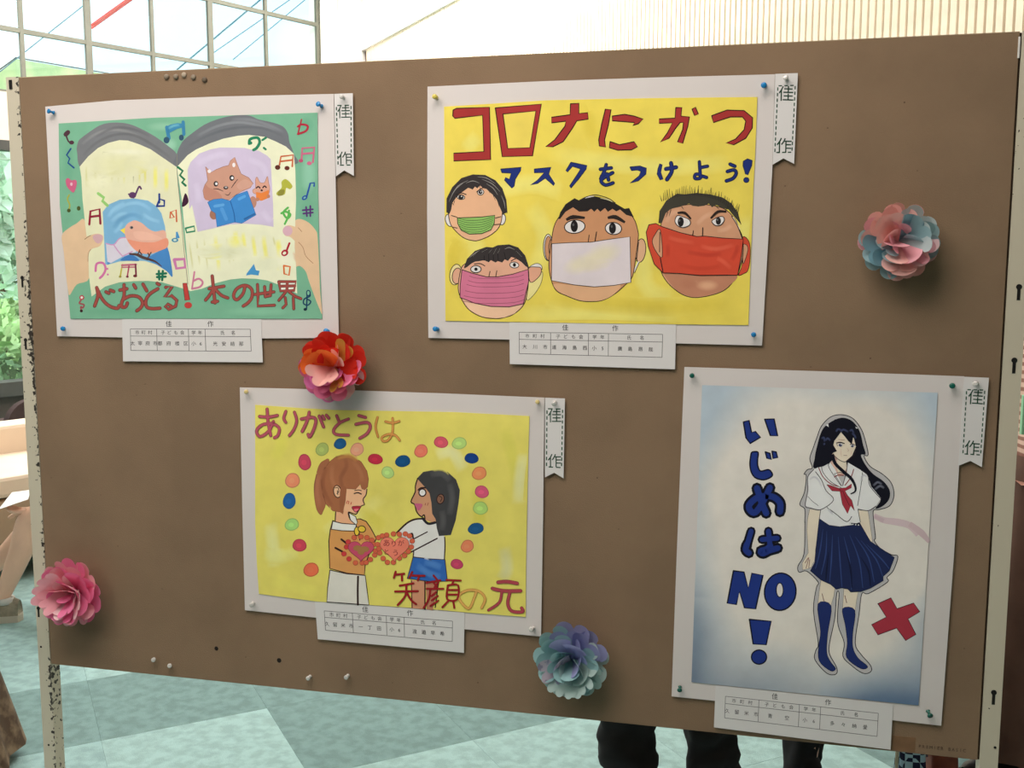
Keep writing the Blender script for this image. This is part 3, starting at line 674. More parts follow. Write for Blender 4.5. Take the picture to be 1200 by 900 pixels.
a.S('D 850,605 860,640 820,662 815,695 845,705 865,680 838,662', 9, (22, 62, 95)); a.S('D 840,612 835,735', 9, (22, 62, 95)); a.E('D', 826, 735, 12, 10, (20, 45, 60)); a.E('D', 848, 620, 16, 22, (22, 62, 95)); a.E('D', 848, 620, 9, 15, (130, 188, 152)); a.done('painted_music_note')
BR, BO = (160, 74, 66), (72, 36, 40)
a.multi(['C 440,582 448,640 425,712', 'C 442,588 480,665 530,712 585,728 597,708', 'C 505,612 525,622', 'C 535,600 560,610'], 19, BR, BO, 3); a.done('painted_character')
a.multi(['C 602,600 652,590', 'C 632,562 632,640 615,690 620,720 645,715 655,690', 'C 625,665 680,640 735,648 762,685 752,720 722,745', 'C 700,562 714,585'], 19, BR, BO, 3); a.done('painted_character')
a.multi(['C 765,558 792,605', 'C 870,590 812,628 785,675 792,718 830,730 885,727', 'C 865,552 878,562'], 19, BR, BO, 3); a.done('painted_character')
a.multi(['C 925,580 970,575 918,650 965,638 1003,672 995,712 945,735 922,715 940,698 962,712'], 19, BR, BO, 3, sm=False); a.done('painted_character')
a.F('C 1045,552 1073,550 1095,668 1060,672', (190, 64, 58), sm=False, o=BO, ow=.6); a.E('C', 1083, 706, 27, 22, (190, 64, 58)); a.done('painted_character')
a.multi(['D 150,590 255,572', 'D 172,500 182,600 192,690', 'D 182,592 150,640 125,670', 'D 192,592 235,635 282,655', 'D 172,684 210,678'], 18, BR, BO, 3); a.done('painted_character')
a.multi(['D 402,575 388,625 345,668 322,640 345,590 402,566 448,592 452,645 428,685 390,712'], 18, BR, BO, 3); a.done('painted_character')
a.multi(['D 472,630 606,612', 'D 490,560 494,640 492,712 610,706', 'D 540,575 546,648', 'D 586,562 580,636', 'D 545,646 582,638'], 16, BR, BO, 3, sm=False); a.done('painted_character')
a.F('D 650,548 752,545 745,598 658,602', (236, 230, 215), sm=False)
a.multi(['D 640,540 760,540 748,602 652,606 640,540', 'D 650,572 752,570', 'D 700,542 697,604', 'D 690,612 640,672', 'D 712,612 758,645 796,660', 'D 685,652 692,700 668,725', 'D 742,652 745,732'], 15, BR, BO, 3, sm=False); a.done('painted_character')

# ================================================================ POSTER 2: masks
root2, pt2, a = poster('yellow poster of four masked faces under red and blue lettering, upper middle of board',
    pts('P 501,101.5 640,95 760,91 908,87 905,200 893,405 700,400 502,396 500.5,250'),
    pts('P 520.4,125 640,117.5 760,115 887.6,113.6 885,180 883,218 877,381 700,379 522,376 521,250'), (219, 211, 205), (238, 216, 92), True)
for q in ('P 540,260 560,300 530,340', 'P 640,180 760,195 860,190', 'P 620,240 640,280 620,330', 'P 874,250 868,300', 'P 760,240 755,330 790,350', 'P 600,370 700,368 800,372', 'P 560,230 620,215 660,225', 'P 545,160 560,175'): a.S(q, 14, (244, 234, 130), taper=(.2, 1, .2))
for q in ('P 535,350 530,300 540,280', 'P 640,350 760,360 860,355', 'P 680,120 700,170', 'P 610,140 620,150 625,165', 'P 580,350 600,340'): a.S(q, 12, (226, 202, 74), taper=(.2, 1, .2))
a.done('yellow_wash')['kind'] = 'stuff'; a.mark()
RD, BK = (168, 52, 50), (44, 16, 18)
def P2(q, c=RD, sm=False): a.F(q, c, sm=sm, o=BK, ow=.95)
P2('E 205,245 225,235 418,228 425,535 208,543 208,498 385,488 378,275 215,293 203,280'); a.done('painted_character')
P2('E 452,232 722,210 670,513 493,518'); P2('E 497,268 690,250 655,465 525,470', (236, 212, 96)); a.done('painted_character')
P2('E 893,208 942,205 942,265 993,260 997,298 930,308 905,350 850,430 790,460 748,460 800,420 860,340 865,310 782,320 782,287 890,272'); a.done('painted_character')
P2('G 47,240 80,242 65,330 42,420 48,462 12,455 8,420 25,330'); P2('G 88,280 160,270 215,280 268,298 240,325 208,335 218,318 150,312 88,308'); P2('G 75,430 130,448 215,430 235,460 200,478 120,480 70,465'); a.done('painted_character')
P2('G 460,230 495,230 490,280 540,285 530,340 500,440 470,432 500,360 505,318 485,318 460,350 420,410 370,433 410,380 440,320 362,322 362,297 455,292'); P2('G 555,240 575,228 592,268 570,277'); a.done('painted_character')
P2('G 670,278 760,245 860,248 910,290 908,350 870,410 800,448 755,438 810,415 860,360 870,310 850,285 780,285 680,318'); a.done('painted_character')
BL = (30, 48, 120)
def P3(q): a.F(q, BL, sm=False, o=(25, 28, 50), ow=.6)
P3('E 483,590 605,580 600,600 570,650 563,690 550,703 505,655 512,640 535,650 545,615 490,612'); a.done('painted_character')
P3('E 680,590 780,580 765,620 800,675 795,688 745,645 700,675 658,685 700,655 738,612 680,613'); a.done('painted_character')
P3('E 895,550 990,570 985,590 940,650 895,703 887,690 940,610 950,590 905,575 875,608 865,600'); a.done('painted_character')
a.multi(['G 18,592 82,584', 'G 52,565 40,605 20,648', 'G 25,632 55,618 66,655', 'G 90,612 40,640 22,662 48,684 92,672'], 13, BL, (25, 28, 50), 2); a.done('painted_character')
P3('G 190,578 250,572 288,585 285,620 240,660 192,673 245,630 255,605 235,597 200,600'); a.done('painted_character')
P3('G 365,560 380,565 372,610 385,650 368,655 350,620 355,590'); a.done('painted_character')
a.multi(['G 402,590 462,580', 'G 432,555 436,605 408,652'], 15, BL, (25, 28, 50), 2); a.done('painted_character')
a.multi(['G 598,548 604,640', 'G 604,582 646,574', 'G 604,622 575,622 572,645 600,645 612,632 640,640'], 12, BL, (25, 28, 50), 2); a.done('painted_character')
a.multi(['G 778,562 806,574', 'G 762,605 800,596 814,615 795,645 756,660'], 13, BL, (25, 28, 50), 2); a.done('painted_character')
P3('G 855,545 880,530 908,540 905,570 882,625 868,620 853,570'); a.E('G', 873, 655, 16, 15, BL, (25, 28, 50), 3); a.done('painted_character')
LN = (40, 28, 27); SK = (236, 184, 144); HR = (56, 50, 50); WH = (232, 226, 222)
# top-left boy
a.E('H', 275, 512, 34, 55, WH, LN, 5, -.3); a.E('H', 742, 505, 26, 48, WH, LN, 5, .2)
a.F('H 265,450 258,330 330,240 500,190 660,240 732,350 738,470 712,570 640,640 540,685 480,690 400,665 325,600 283,540', SK, o=LN, ow=.7)
a.F('H 248,440 250,320 300,220 380,140 480,108 590,113 680,160 740,230 775,330 785,440 745,458 715,390 690,330 660,290 630,265 600,235 570,228 545,205 520,230 500,215 480,240 440,225 400,255 350,290 300,360 290,420 275,455', HR, sm=False)
for q in ('H 290,300 350,210 440,160', 'H 270,350 320,250 400,180', 'H 420,185 480,165 540,185', 'H 600,190 660,230 700,290', 'H 560,150 650,190 720,260', 'H 520,130 600,140 680,190', 'H 730,290 755,350 765,410'): a.S(q, 7, (150, 145, 140), taper=(.2, 1, .2))
for q in ('H 300,360 315,380', 'H 305,310 285,400', 'H 660,290 680,340', 'H 540,200 545,240', 'H 480,200 478,245', 'H 580,205 585,240', 'H 625,250 628,270', 'H 700,340 712,395', 'H 770,400 785,450', 'H 320,340 310,380'): a.S(q, 6, HR, taper=(1, .3))
a.E('H', 376, 308, 34, 20, WH, LN, 5, .1); a.E('H', 376, 308, 24, 18, (40, 36, 38)); a.E('H', 382, 300, 6, 5, WH); a.E('H', 550, 265, 28, 24, WH, LN, 5, -.4); a.E('H', 548, 264, 17, 18, (40, 36, 38)); a.E('H', 552, 260, 5, 5, WH)
a.S('H 335,285 380,272 422,285', 6, LN); a.S('H 515,262 548,235 575,225', 6, LN)
a.F('H 345,490 430,487 560,482 674,468 668,540 640,595 560,628 450,632 380,600 348,540', (146, 194, 102), sm=False, o=LN, ow=.7)
for i in range(6): a.S('H %d,%d %d,%d %d,%d %d,%d' % (350+3*i, 490+18*i, 430+2*i, 512+20*i, 560, 508+20*i, 668-4*i, 478+17*i), 4, (50, 70, 40))
a.S('H 345,485 290,468', 5, LN); a.S('H 345,580 300,570', 5, LN); a.S('H 676,492 730,478', 5, LN); a.S('H 668,550 722,545', 5, LN)
a.done('painted_boy_with_green_mask')
# bottom-left boy
a.F('I 1085,360 1085,450 1030,550 955,612 970,450', (240, 226, 150), o=LN, ow=.4)
a.E('I', 330, 388, 52, 92, (240, 222, 160), LN, 5, .15); a.E('I', 342, 400, 42, 70, (228, 172, 142), LN, 5, .15)
a.F('I 970,330 1010,300 1050,290 1085,310 1088,345 1070,330 1000,330', WH, o=LN, ow=.5)
a.F('I 970,335 1040,322 1082,335 1068,400 988,457', (230, 170, 140), o=LN, ow=.6)
a.F('I 375,345 420,290 560,230 800,225 930,290 968,340 968,480 935,640 850,730 760,765 680,775 560,760 450,700 385,610 352,510', (232, 176, 146), o=LN, ow=.7)
a.F('I 385,600 480,640 640,668 800,672 925,645 850,730 760,765 680,773 560,757 450,697', (244, 200, 164), sm=False)
a.F('I 405,320 430,250 500,180 600,145 655,150 700,130 800,123 880,150 940,220 978,335 945,315 900,270 860,240 820,232 790,268 760,255 740,282 700,270 680,282 640,262 620,280 580,262 540,270 500,275 470,290 430,322 405,335', HR, sm=False)
for q in ('I 450,240 500,200 540,175', 'I 560,190 610,165', 'I 620,200 650,165', 'I 700,200 720,160', 'I 760,165 800,150 850,170', 'I 860,180 910,230', 'I 480,230 520,190', 'I 660,210 690,155'): a.S(q, 6, (165, 160, 155), taper=(.2, 1, .2))
for q in ('I 620,200 622,270', 'I 700,200 705,270', 'I 755,190 770,250', 'I 580,220 580,265', 'I 660,215 662,260'): a.S(q, 4, (25, 22, 24))
a.E('I', 508, 341, 46, 31, WH, LN, 6); a.E('I', 508, 341, 15, 15, (30, 26, 28)); a.E('I', 845, 304, 40, 26, WH, LN, 5, .1); a.E('I', 846, 303, 14, 17, (30, 26, 28))
a.S('I 494,296 545,292 586,312', 6, LN); a.S('I 818,270 835,258 858,248', 6, LN); a.S('I 632,358 622,405', 5, LN); a.S('I 692,352 682,405', 5, LN)
a.F('I 385,345 470,375 600,408 700,408 830,385 966,343 972,450 945,560 925,645 800,672 640,668 500,640 368,590 370,480', (216, 122, 150), sm=False, o=LN, ow=.7)
for i, y in enumerate((400, 440, 475, 530, 575, 620)): a.S('I %d,%d 520,%d 700,%d 850,%d %d,%d' % (450-i*12, y, y+20, y+22, y+12, 930, y-10), 4, (150, 75, 100))
a.done('painted_boy_with_pink_mask')
# middle man
SB = (206, 148, 106)
a.E('J', 126, 450, 32, 88, WH, LN, 4); a.E('J', 128, 455, 24, 80, SB, LN, 3.5); a.S('J 140,400 130,450 138,510', 4, LN)
a.E('J', 735, 470, 34, 78, (226, 178, 140), LN, 4, .1); a.S('J 722,415 715,480 708,540', 4, LN); a.S('J 722,545 690,610', 9, WH); a.S('J 726,548 695,620', 3.5, LN)
a.F('J 190,260 260,190 430,175 620,200 690,260 717,340 720,390 705,500 682,640 630,700 560,760 480,800 400,807 330,800 250,770 180,735 145,660 130,560 145,430 160,330', SB, o=LN, ow=.7)
a.F('J 165,690 300,700 430,712 600,695 560,758 480,798 400,804 330,797 250,767 190,735', (226, 176, 134))
a.F('J 192,262 205,220 240,165 300,125 330,140 380,116 430,112 520,130 570,160 630,195 660,190 690,250 640,235 600,200 575,212 550,195 520,215 500,190 470,215 450,195 430,215 410,195 385,212 330,214 290,185 240,215 205,262', (38, 34, 34), sm=False)
a.S('J 330,140 380,116 440,104 520,125 570,158', 5, (60, 55, 50)); a.S('J 370,125 400,116 430,112', 8, WH, taper=(.3, 1, .3)); a.S('J 470,125 520,135 550,150', 7, (220, 215, 170), taper=(.3, 1, .3))
a.S('J 245,268 290,250 368,255', 22, (42, 34, 32), taper=(.55, 1, .5)); a.S('J 518,255 570,250 632,285', 22, (42, 34, 32), taper=(.55, 1, .5))
a.E('J', 301, 313, 68, 44, WH, LN, 5, -.1); a.E('J', 298, 310, 24, 39, (30, 26, 28)); a.E('J', 556, 325, 54, 40, WH, LN, 5, .1); a.E('J', 550, 323, 23, 37, (30, 26, 28)); a.E('J', 292, 300, 7, 9, (90, 90, 90)); a.E('J', 545, 312, 6, 9, (90, 90, 90))
a.S('J 396,368 390,412', 4, LN); a.S('J 445,348 434,412', 5, LN)
a.F('J 150,425 280,418 410,415 470,405 560,392 665,380 672,680 560,700 430,710 300,697 148,668', (226, 214, 216), sm=False, o=LN, ow=.6)
a.soft('J', 340, 560, 130, 70, (232, 222, 186), .8, -.3); a.soft('J', 480, 500, 150, 80, (230, 220, 182), .8, -.35); a.soft('J', 430, 570, 120, 50, (228, 216, 190), .6, -.2)
a.done('painted_man_with_white_mask')
# right man
SR = (214, 158, 122); RM = (214, 78, 54)
a.F('K 730,395 755,385 780,430 782,520 768,600 740,622 705,632 730,560', RM, o=LN, ow=.6); a.F('K 735,440 755,432 768,460 750,530 735,552', SR, o=LN, ow=.5)
a.F('K 195,300 210,230 300,180 450,165 600,190 680,260 715,340 732,390 735,500 700,620 640,710 560,755 440,780 360,770 290,730 225,665 190,580 185,400', SR, o=LN, ow=.7)
a.F('K 215,620 330,630 450,634 690,632 640,705 560,750 440,775 360,765 290,725', (196, 134, 104)); a.soft('K', 500, 700, 80, 40, (228, 176, 138)); a.soft('K', 370, 690, 70, 45, (184, 120, 92), .6); a.soft('J', 400, 760, 90, 30, (200, 146, 112), .5)
for q in ('K 430,300 480,250 540,220', 'K 560,340 620,330 660,300', 'K 230,290 260,230 330,210'): a.S(q, 20, (226, 176, 142), taper=(.2, 1, .2))
a.F('K 178,290 185,210 230,140 300,95 350,100 430,90 520,100 600,120 660,160 700,220 725,300 680,250 640,200 600,190 560,170 530,185 510,160 480,175 440,180 400,175 380,160 320,182 260,195 225,225 200,290', (66, 62, 52), sm=False)
for i in range(46):
    t = i/45; x = 200+500*t; y = 150-70*math.sin(PI*min(1, .15+t*.9))+(90*max(0, t-.75)*4*.5)
    a.S('K %d,%d %d,%d' % (x, y+28, x+(t-.35)*22+rs.uniform(-10, 10), y-12-rs.uniform(0, 28)), 5, (50, 46, 40), taper=(1, .3))
for q in ('K 700,220 720,300', 'K 690,200 712,270', 'K 240,215 228,250', 'K 260,200 248,245', 'K 330,180 345,200', 'K 185,260 180,285', 'K 640,180 610,215', 'K 560,180 580,200'): a.S(q, 5, (50, 46, 40), taper=(1, .3))
a.S('K 670,250 715,330', 6, (235, 215, 190)); a.S('K 660,245 700,310 730,390', 4, LN)
a.F('K 290,258 305,240 340,248 382,268 385,300 345,318 310,310 288,285', WH, o=LN, ow=.7); a.E('K', 325, 281, 20, 32, (34, 30, 30)); a.E('K', 316, 272, 6, 8, (110, 110, 110))
a.F('K 530,275 560,255 600,246 612,270 590,300 560,306 540,295', WH, o=LN, ow=.7); a.E('K', 573, 276, 17, 25, (34, 30, 30)); a.E('K', 567, 268, 5, 7, (110, 110, 110))
a.S('K 303,222 350,222 392,262', 14, (50, 38, 32), taper=(.6, 1, .6)); a.S('K 522,258 570,214 626,214', 14, (50, 38, 32), taper=(.6, 1, .6)); a.S('K 408,340 402,375', 4, LN); a.S('K 470,320 468,375', 5, LN)
a.F('K 115,300 160,292 200,312 320,352 430,378 480,375 600,388 737,395 725,500 700,632 620,632 450,634 300,620 208,617 150,560 110,440 97,350', RM, sm=False, o=LN, ow=.7)
a.F('K 190,335 155,365 137,410 158,470 203,512', SR, o=LN, ow=.6); a.S('K 187,350 185,480', 4, LN); a.S('K 190,520 208,612', 5, LN, sm=False)
for q, c in (('K 240,380 300,400 420,420', (228, 100, 74)), ('K 360,480 500,500 600,490', (190, 60, 44)), ('K 240,420 240,520', (196, 64, 46)), ('K 450,440 560,460 680,430', (230, 104, 78)), ('K 300,560 450,590 600,570', (202, 68, 46)), ('K 660,540 690,480 700,430', (192, 62, 44)), ('K 560,520 600,540 660,590', (228, 100, 74))): a.S(q, 20, c, taper=(.2, 1, .2))
a.done('painted_man_with_red_mask')

# ================================================================ POSTER 3: two girls with hearts
root3, pt3, a = poster('yellow poster of two girls holding hearts under coloured dots, lower middle of board',
    pts('P 281,454 400,457 520,461 638,466 636.5,600 634,746 520,735 400,727 287,715 284,600'),
    pts('L 145,172 400,190 600,202 M 420,215 852,238 845,480 O 832,300 830,615 500,590 270,569 N 500,524 167,480 155,300 145,60'), (204, 192, 184), (220, 203, 98), True)
for q, c in (('N 230,60 250,200 260,330', (226, 220, 150)), ('N 190,250 300,260 400,230', (228, 218, 130)), ('L 170,260 300,380 250,500', (222, 210, 90)), ('L 560,860 640,900 900,700', (226, 214, 130)), ('M 300,470 400,450 470,560', (222, 216, 160)), ('O 700,200 720,330 690,400', (206, 200, 150)), ('M 700,300 760,500 800,700', (208, 196, 84)), ('M 820,450 800,600 790,760', (222, 216, 160)), ('N 230,400 400,440 520,480', (224, 210, 100)), ('L 760,780 850,850 900,900', (214, 196, 80)), ('M 540,640 560,850 520,900', (204, 188, 70))):
    a.S(q, 50, c, taper=(.1, 1, .1))
a.done('yellow_wash')['kind'] = 'stuff'; a.mark()
R3, S3, B3, G3 = (196, 68, 88), (226, 136, 98), (30, 86, 132), (164, 204, 112)
def dot(ctx, x, y, rx, ry, c):
    q = CTX[ctx]; r_ = random.Random(int(x*7+y)); n = 18; ph = r_.uniform(0, 6)
    p = [(q[0]+(x+rx*(1+.07*math.sin(2*t+ph)+.04*math.sin(3*t))*math.cos(t))/q[2], q[1]+(y+ry*(1+.07*math.sin(2*t+ph))*math.sin(t))/q[2]) for t in [2*PI*i/n for i in range(n)]]
    dk = tuple(v*.86 for v in c)
    a._face(p, a.al(dk)); a._next()
    p2 = [(.88*px+.12*(q[0]+x/q[2]), .88*py+.12*(q[1]+y/q[2])) for px, py in p]; a._face(p2, a.al(c)); a._next()
    a.E(ctx, x-4, y+2, rx*.4, ry*.35, tuple(min(255, v*1.07) for v in c)); a.done('painted_dot')
for d in (('L', 435, 508, 40, 46, R3), ('L', 538, 432, 38, 40, (168, 178, 96)), ('L', 643, 400, 38, 31, B3), ('L', 742, 433, 41, 38, (234, 156, 122)), ('L', 849, 490, 42, 33, (188, 44, 66)), ('L', 1010, 502, 43, 37, (18, 74, 118)), ('L', 922, 568, 38, 35, (178, 206, 120)), ('L', 1117, 442, 41, 38, (226, 116, 92)), ('L', 364, 615, 41, 47, S3), ('L', 345, 735, 40, 45, (34, 92, 150)), ('L', 360, 873, 40, 38, G3),
          ('M', 334, 391, 40, 36, (206, 82, 96)), ('M', 441, 397, 46, 34, (176, 202, 112)), ('M', 513, 485, 39, 33, (14, 56, 122)), ('M', 558, 573, 45, 38, (232, 138, 88)), ('M', 573, 682, 43, 36, (206, 84, 112)), ('M', 565, 777, 47, 37, (172, 202, 106)), ('O', 538, 97, 48, 33, (26, 80, 124)), ('O', 488, 200, 40, 36, (226, 130, 90)), ('O', 427, 305, 36, 31, (192, 66, 96)), ('N', 405, 195, 39, 40, (198, 66, 82)), ('N', 473, 338, 43, 44, (226, 108, 72))): dot(*d)
LB = (52, 32, 28)
# girl with ponytail
a.F('Q 270,152 220,150 180,190 150,290 135,380 140,480 160,580 195,625 215,590 237,530 240,400', (160, 98, 66), o=(120, 70, 50), ow=.4)
a.F('N 600,50 585,105 577,170 582,330 680,358 785,370 790,310 815,240 855,155 820,90 795,55 760,40 735,42 740,100 700,112', (212, 148, 84), sm=False, o=LB, ow=.9)
a.F('Q 330,560 440,560 440,660 500,690 505,712 420,715 320,690 325,620', (226, 166, 124), sm=False)
a.F('Q 400,330 600,385 592,450 575,500 578,535 550,548 530,595 500,622 440,602 400,580 360,540', (230, 172, 130), sm=False)
a.F('Q 440,605 500,640 517,690 505,715 455,670', (232, 224, 208), sm=False, o=LB, ow=.7)
a.F('Q 300,680 380,700 505,710 495,768 380,765 288,752', (232, 224, 208), sm=False, o=LB, ow=.8)
a.S('Q 600,400 592,450 570,480 568,505 578,535 550,548 525,590 500,620 440,600 442,640 455,668', 7, LB); a.S('Q 325,600 320,680', 7, LB)
a.F('Q 270,160 320,120 400,97 480,110 550,160 600,240 614,310 606,380 580,405 556,396 540,355 500,400 420,395 410,500 388,618 365,600 300,590 240,530 205,430 200,330 220,230', (160, 98, 64), sm=False, o=(118, 68, 48), ow=.5)
for q, c in (('Q 250,200 215,300 225,420 300,560', (138, 80, 54)), ('Q 400,110 420,200 370,300 385,420 375,590', (138, 82, 56)), ('Q 300,180 290,300 330,400', (174, 112, 76)), ('Q 470,150 540,240 560,340', (172, 110, 74)), ('Q 180,260 160,400 190,560', (174, 110, 78)), ('Q 330,130 440,105 520,150', (190, 132, 70))): a.S(q, 26, c, taper=(.2, 1, .2))
a.E('Q', 340, 420, 33, 54, (228, 178, 138), LB, 6, -.15); a.S('Q 318,390 345,385 352,420 335,440', 5, LB); a.S('Q 340,410 345,450', 5, LB); a.F('Q 368,390 420,390 405,520 385,600 362,560', (150, 90, 60))
a.S('Q 488,438 520,430 550,442', 8, LB); a.S('Q 490,412 525,406 552,413', 5, LB); a.multi(['Q 420,525 428,502 442,508 436,528', 'Q 464,515 458,532'], 7, (190, 60, 50), sm=False)
a.F('Q 468,555 545,550 530,580 500,602', (172, 42, 60), o=LB, ow=.4); a.F('Q 485,575 530,572 500,598', (222, 110, 120))
a.F('N 583,340 680,362 790,372 800,450 812,545 690,536 565,527 570,440', (216, 207, 192), sm=False, o=LB, ow=.8); a.S('N 748,378 746,460 747,542', 9, LB)
a.S('N 650,160 678,182', 9, LB); a.S('N 615,210 656,232', 9, LB)
a.E('N', 741, 113, 15, 25, (232, 190, 62), LB, 4); a.E('N', 770, 100, 22, 19, (232, 190, 62), LB, 4, .2); a.S('N 755,115 758,165', 4, LB); a.S('Q 660,700 500,660', 0.1, LB)
a.done('painted_girl_with_ponytail')
# girl with black hair
a.F('R 225,165 208,200 205,260 180,325 202,345 215,392 245,422 262,420 270,445 340,470 350,300 300,180', (198, 142, 106), sm=False)
a.F('O 160,400 237,405 240,570 160,563', (204, 140, 106), sm=False); a.F('O 245,405 320,405 305,480 285,575 250,570', (188, 122, 92), sm=False)
a.S('O 240,400 240,570', 6, LB); a.S('O 320,405 300,560', 5, LB); a.S('O 160,400 165,560', 4, LB)
a.F('R 85,530 150,468 205,440 262,438 300,468 345,470 402,560 400,705 300,703 192,692 188,652 150,600 120,560', (218, 211, 202), sm=False)
a.S('R 85,530 150,468 205,442 262,438', 9, LB); a.S('R 400,560 402,620 398,706', 6, LB); a.S('R 195,572 285,525', 6, LB); a.S('R 180,657 350,568', 7, LB); a.S('R 196,655 192,692', 6, LB); a.S('R 165,548 185,535 193,568', 8, LB)
a.F('R 192,690 300,703 402,708 418,850 300,852 153,832', (48, 98, 168), sm=False, o=LB, ow=.8)
for q in ('R 210,740 300,800 380,820', 'R 260,720 330,740 380,760'): a.S(q, 30, (84, 132, 190), taper=(.2, 1, .2))
a.F('R 218,172 258,130 340,115 420,130 475,180 500,250 492,330 472,450 440,545 362,552 348,500 340,440 318,405 312,330 300,270 270,230', (62, 60, 60), sm=False)
for q in ('R 300,150 380,140 440,190', 'R 430,200 450,300 430,420', 'R 380,380 390,450 380,520'): a.S(q, 28, (88, 86, 84), taper=(.2, 1, .2))
a.E('R', 372, 308, 24, 32, (128, 88, 68), LB, 5, .2); a.S('R 365,290 382,300 372,325', 4, LB)
a.S('R 222,172 207,220 205,262 178,325 202,345 215,392 245,424 264,412 270,438', 6, LB); a.S('R 255,435 290,470 338,463', 13, (40, 38, 42))
a.E('R', 253, 266, 23, 24, (236, 232, 222), LB, 6); a.E('R', 253, 262, 9, 9, (215, 210, 200)); a.S('R 226,248 245,235 272,234', 8, LB)
a.F('R 202,340 225,338 252,342 248,362 228,385 212,365', (192, 92, 120)); a.S('R 275,335 270,350', 4, (150, 70, 60)); a.S('R 292,332 286,352', 4, (150, 70, 60))
a.done('painted_girl_with_black_hair'); a.mark()
# hearts
def heart(ctx, cx, cy, w_, h_, c, o=None):
    q = CTX[ctx]; p = []
    for i in range(28):
        t = 2*PI*i/28; p.append((q[0]+(cx+w_*(math.sin(t)**3))/q[2], q[1]+(cy-h_*(13*math.cos(t)-5*math.cos(2*t)-2*math.cos(3*t)-math.cos(4*t))/15)/q[2]))
    a._face(p, a.al(c)); a._next()
    if o: a.line(p+[p[0]], .5, o)
for x, y in ((665, 245), (695, 275), (733, 298), (772, 298), (795, 296), (820, 278), (845, 252), (690, 175), (725, 150), (765, 145), (800, 150), (828, 165), (680, 205), (838, 190), (850, 228), (868, 150), (862, 190), (875, 240), (895, 272), (920, 295), (955, 295), (990, 270), (1020, 255), (1042, 232), (1060, 205), (1065, 170), (1050, 140), (1025, 128), (990, 130), (955, 128), (915, 135), (890, 140), (870, 215)):
    a.E('N', x, y, 15, 14, (206, 96, 66) if x > 700 else (200, 60, 60), (150, 60, 50), 2)
heart('N', 765, 222, 76, 62, (192, 74, 98), (130, 50, 60)); heart('N', 962, 208, 86, 76, (226, 122, 98), (150, 70, 60))
for x, y, r_ in ((745, 212, 26), (785, 218, 28), (765, 235, 20)): a.E('N', x, y, r_, 17, (160, 112, 66))
for ch, x, y, s_ in (('あ', 915, 182, 44), ('り', 957, 186, 40), ('が', 1000, 182, 40), ('と', 915, 234, 38), ('う', 967, 240, 42)): a.T(ch, 270+x/5, 600+y/5, s_/5, (130, 30, 36))
a.done('painted_hearts'); a.mark()
T3, TO = (176, 80, 92), (96, 40, 50)
def T_(sp_, w_=15, c=T3, o=TO, oo=2): a.multi(sp_, w_, c, o, oo); a.done('painted_character')
T_(['L 170,240 225,243 275,234', 'L 215,197 220,270 236,352', 'L 252,270 225,325 175,358 153,325 185,290 245,282 285,308 278,350 258,365'])
T_(['L 325,210 312,250 325,275', 'L 375,215 388,265 372,315 345,352'], 14)
T_(['L 415,255 480,245 500,262 490,310 465,360 455,345', 'L 462,215 448,268 420,328', 'L 520,238 546,302', 'L 540,237 550,256', 'L 562,233 576,250'])
T_(['L 622,235 640,278', 'L 692,255 640,278 605,318 618,345 692,350'], 14); T_(['L 752,235 792,246', 'L 735,286 800,275 820,300 800,340 758,368'], 15)
T_(['L 862,245 850,300 865,360', 'L 908,270 950,278 990,268', 'L 950,250 950,330 925,378 895,385 888,362 925,345 965,350 992,380'], 10, (208, 142, 74), (150, 80, 40))
D3, DO = (150, 30, 34), (110, 20, 26)
T_(['O 68,350 58,385', 'O 62,368 118,362', 'O 104,370 106,402', 'O 165,352 148,385', 'O 162,372 238,374', 'O 205,376 198,400', 'O 92,432 172,418', 'O 65,466 198,464', 'O 130,425 125,490 80,545', 'O 132,470 158,515 188,540'], 11, D3, DO, 1)
T_(['O 290,372 312,398', 'O 248,415 330,400', 'O 290,412 310,440', 'O 318,412 296,442', 'O 250,450 348,450', 'O 272,450 262,510 232,562', 'O 305,470 278,492', 'O 315,492 280,518', 'O 318,520 272,550'], 10, D3, DO, 1)
T_(['O 365,398 450,402', 'O 408,402 398,425', 'O 374,430 434,430 428,512 370,510 374,430', 'O 374,457 430,457', 'O 372,484 428,484', 'O 378,520 342,558', 'O 405,520 412,562'], 10, D3, DO, 1)
T_(['O 541,462 528,505 495,566 440,510 450,478 500,457 562,468 592,510 572,562'], 12, (214, 160, 84), (170, 105, 50), 2)
T_(['O 668,412 720,408 780,418'], 18, (170, 66, 74), TO, 2); T_(['O 635,448 700,462 800,462'], 18, (170, 66, 74), TO, 2); T_(['O 690,470 675,530 612,575'], 13, (170, 66, 74), TO, 2); T_(['O 738,470 725,535 748,580 812,585 806,562'], 16, (170, 66, 74), TO, 2)

# ================================================================ POSTER 4: schoolgirl
root4, pt4_, a = poster('tall poster of a long-haired girl in sailor uniform beside blue lettering, lower right of board',
    pts('P 802,430 960,435 1130,441 1118,650 1103,850.5 940,832 787,816 793,650'), None, (186, 175, 164), None)
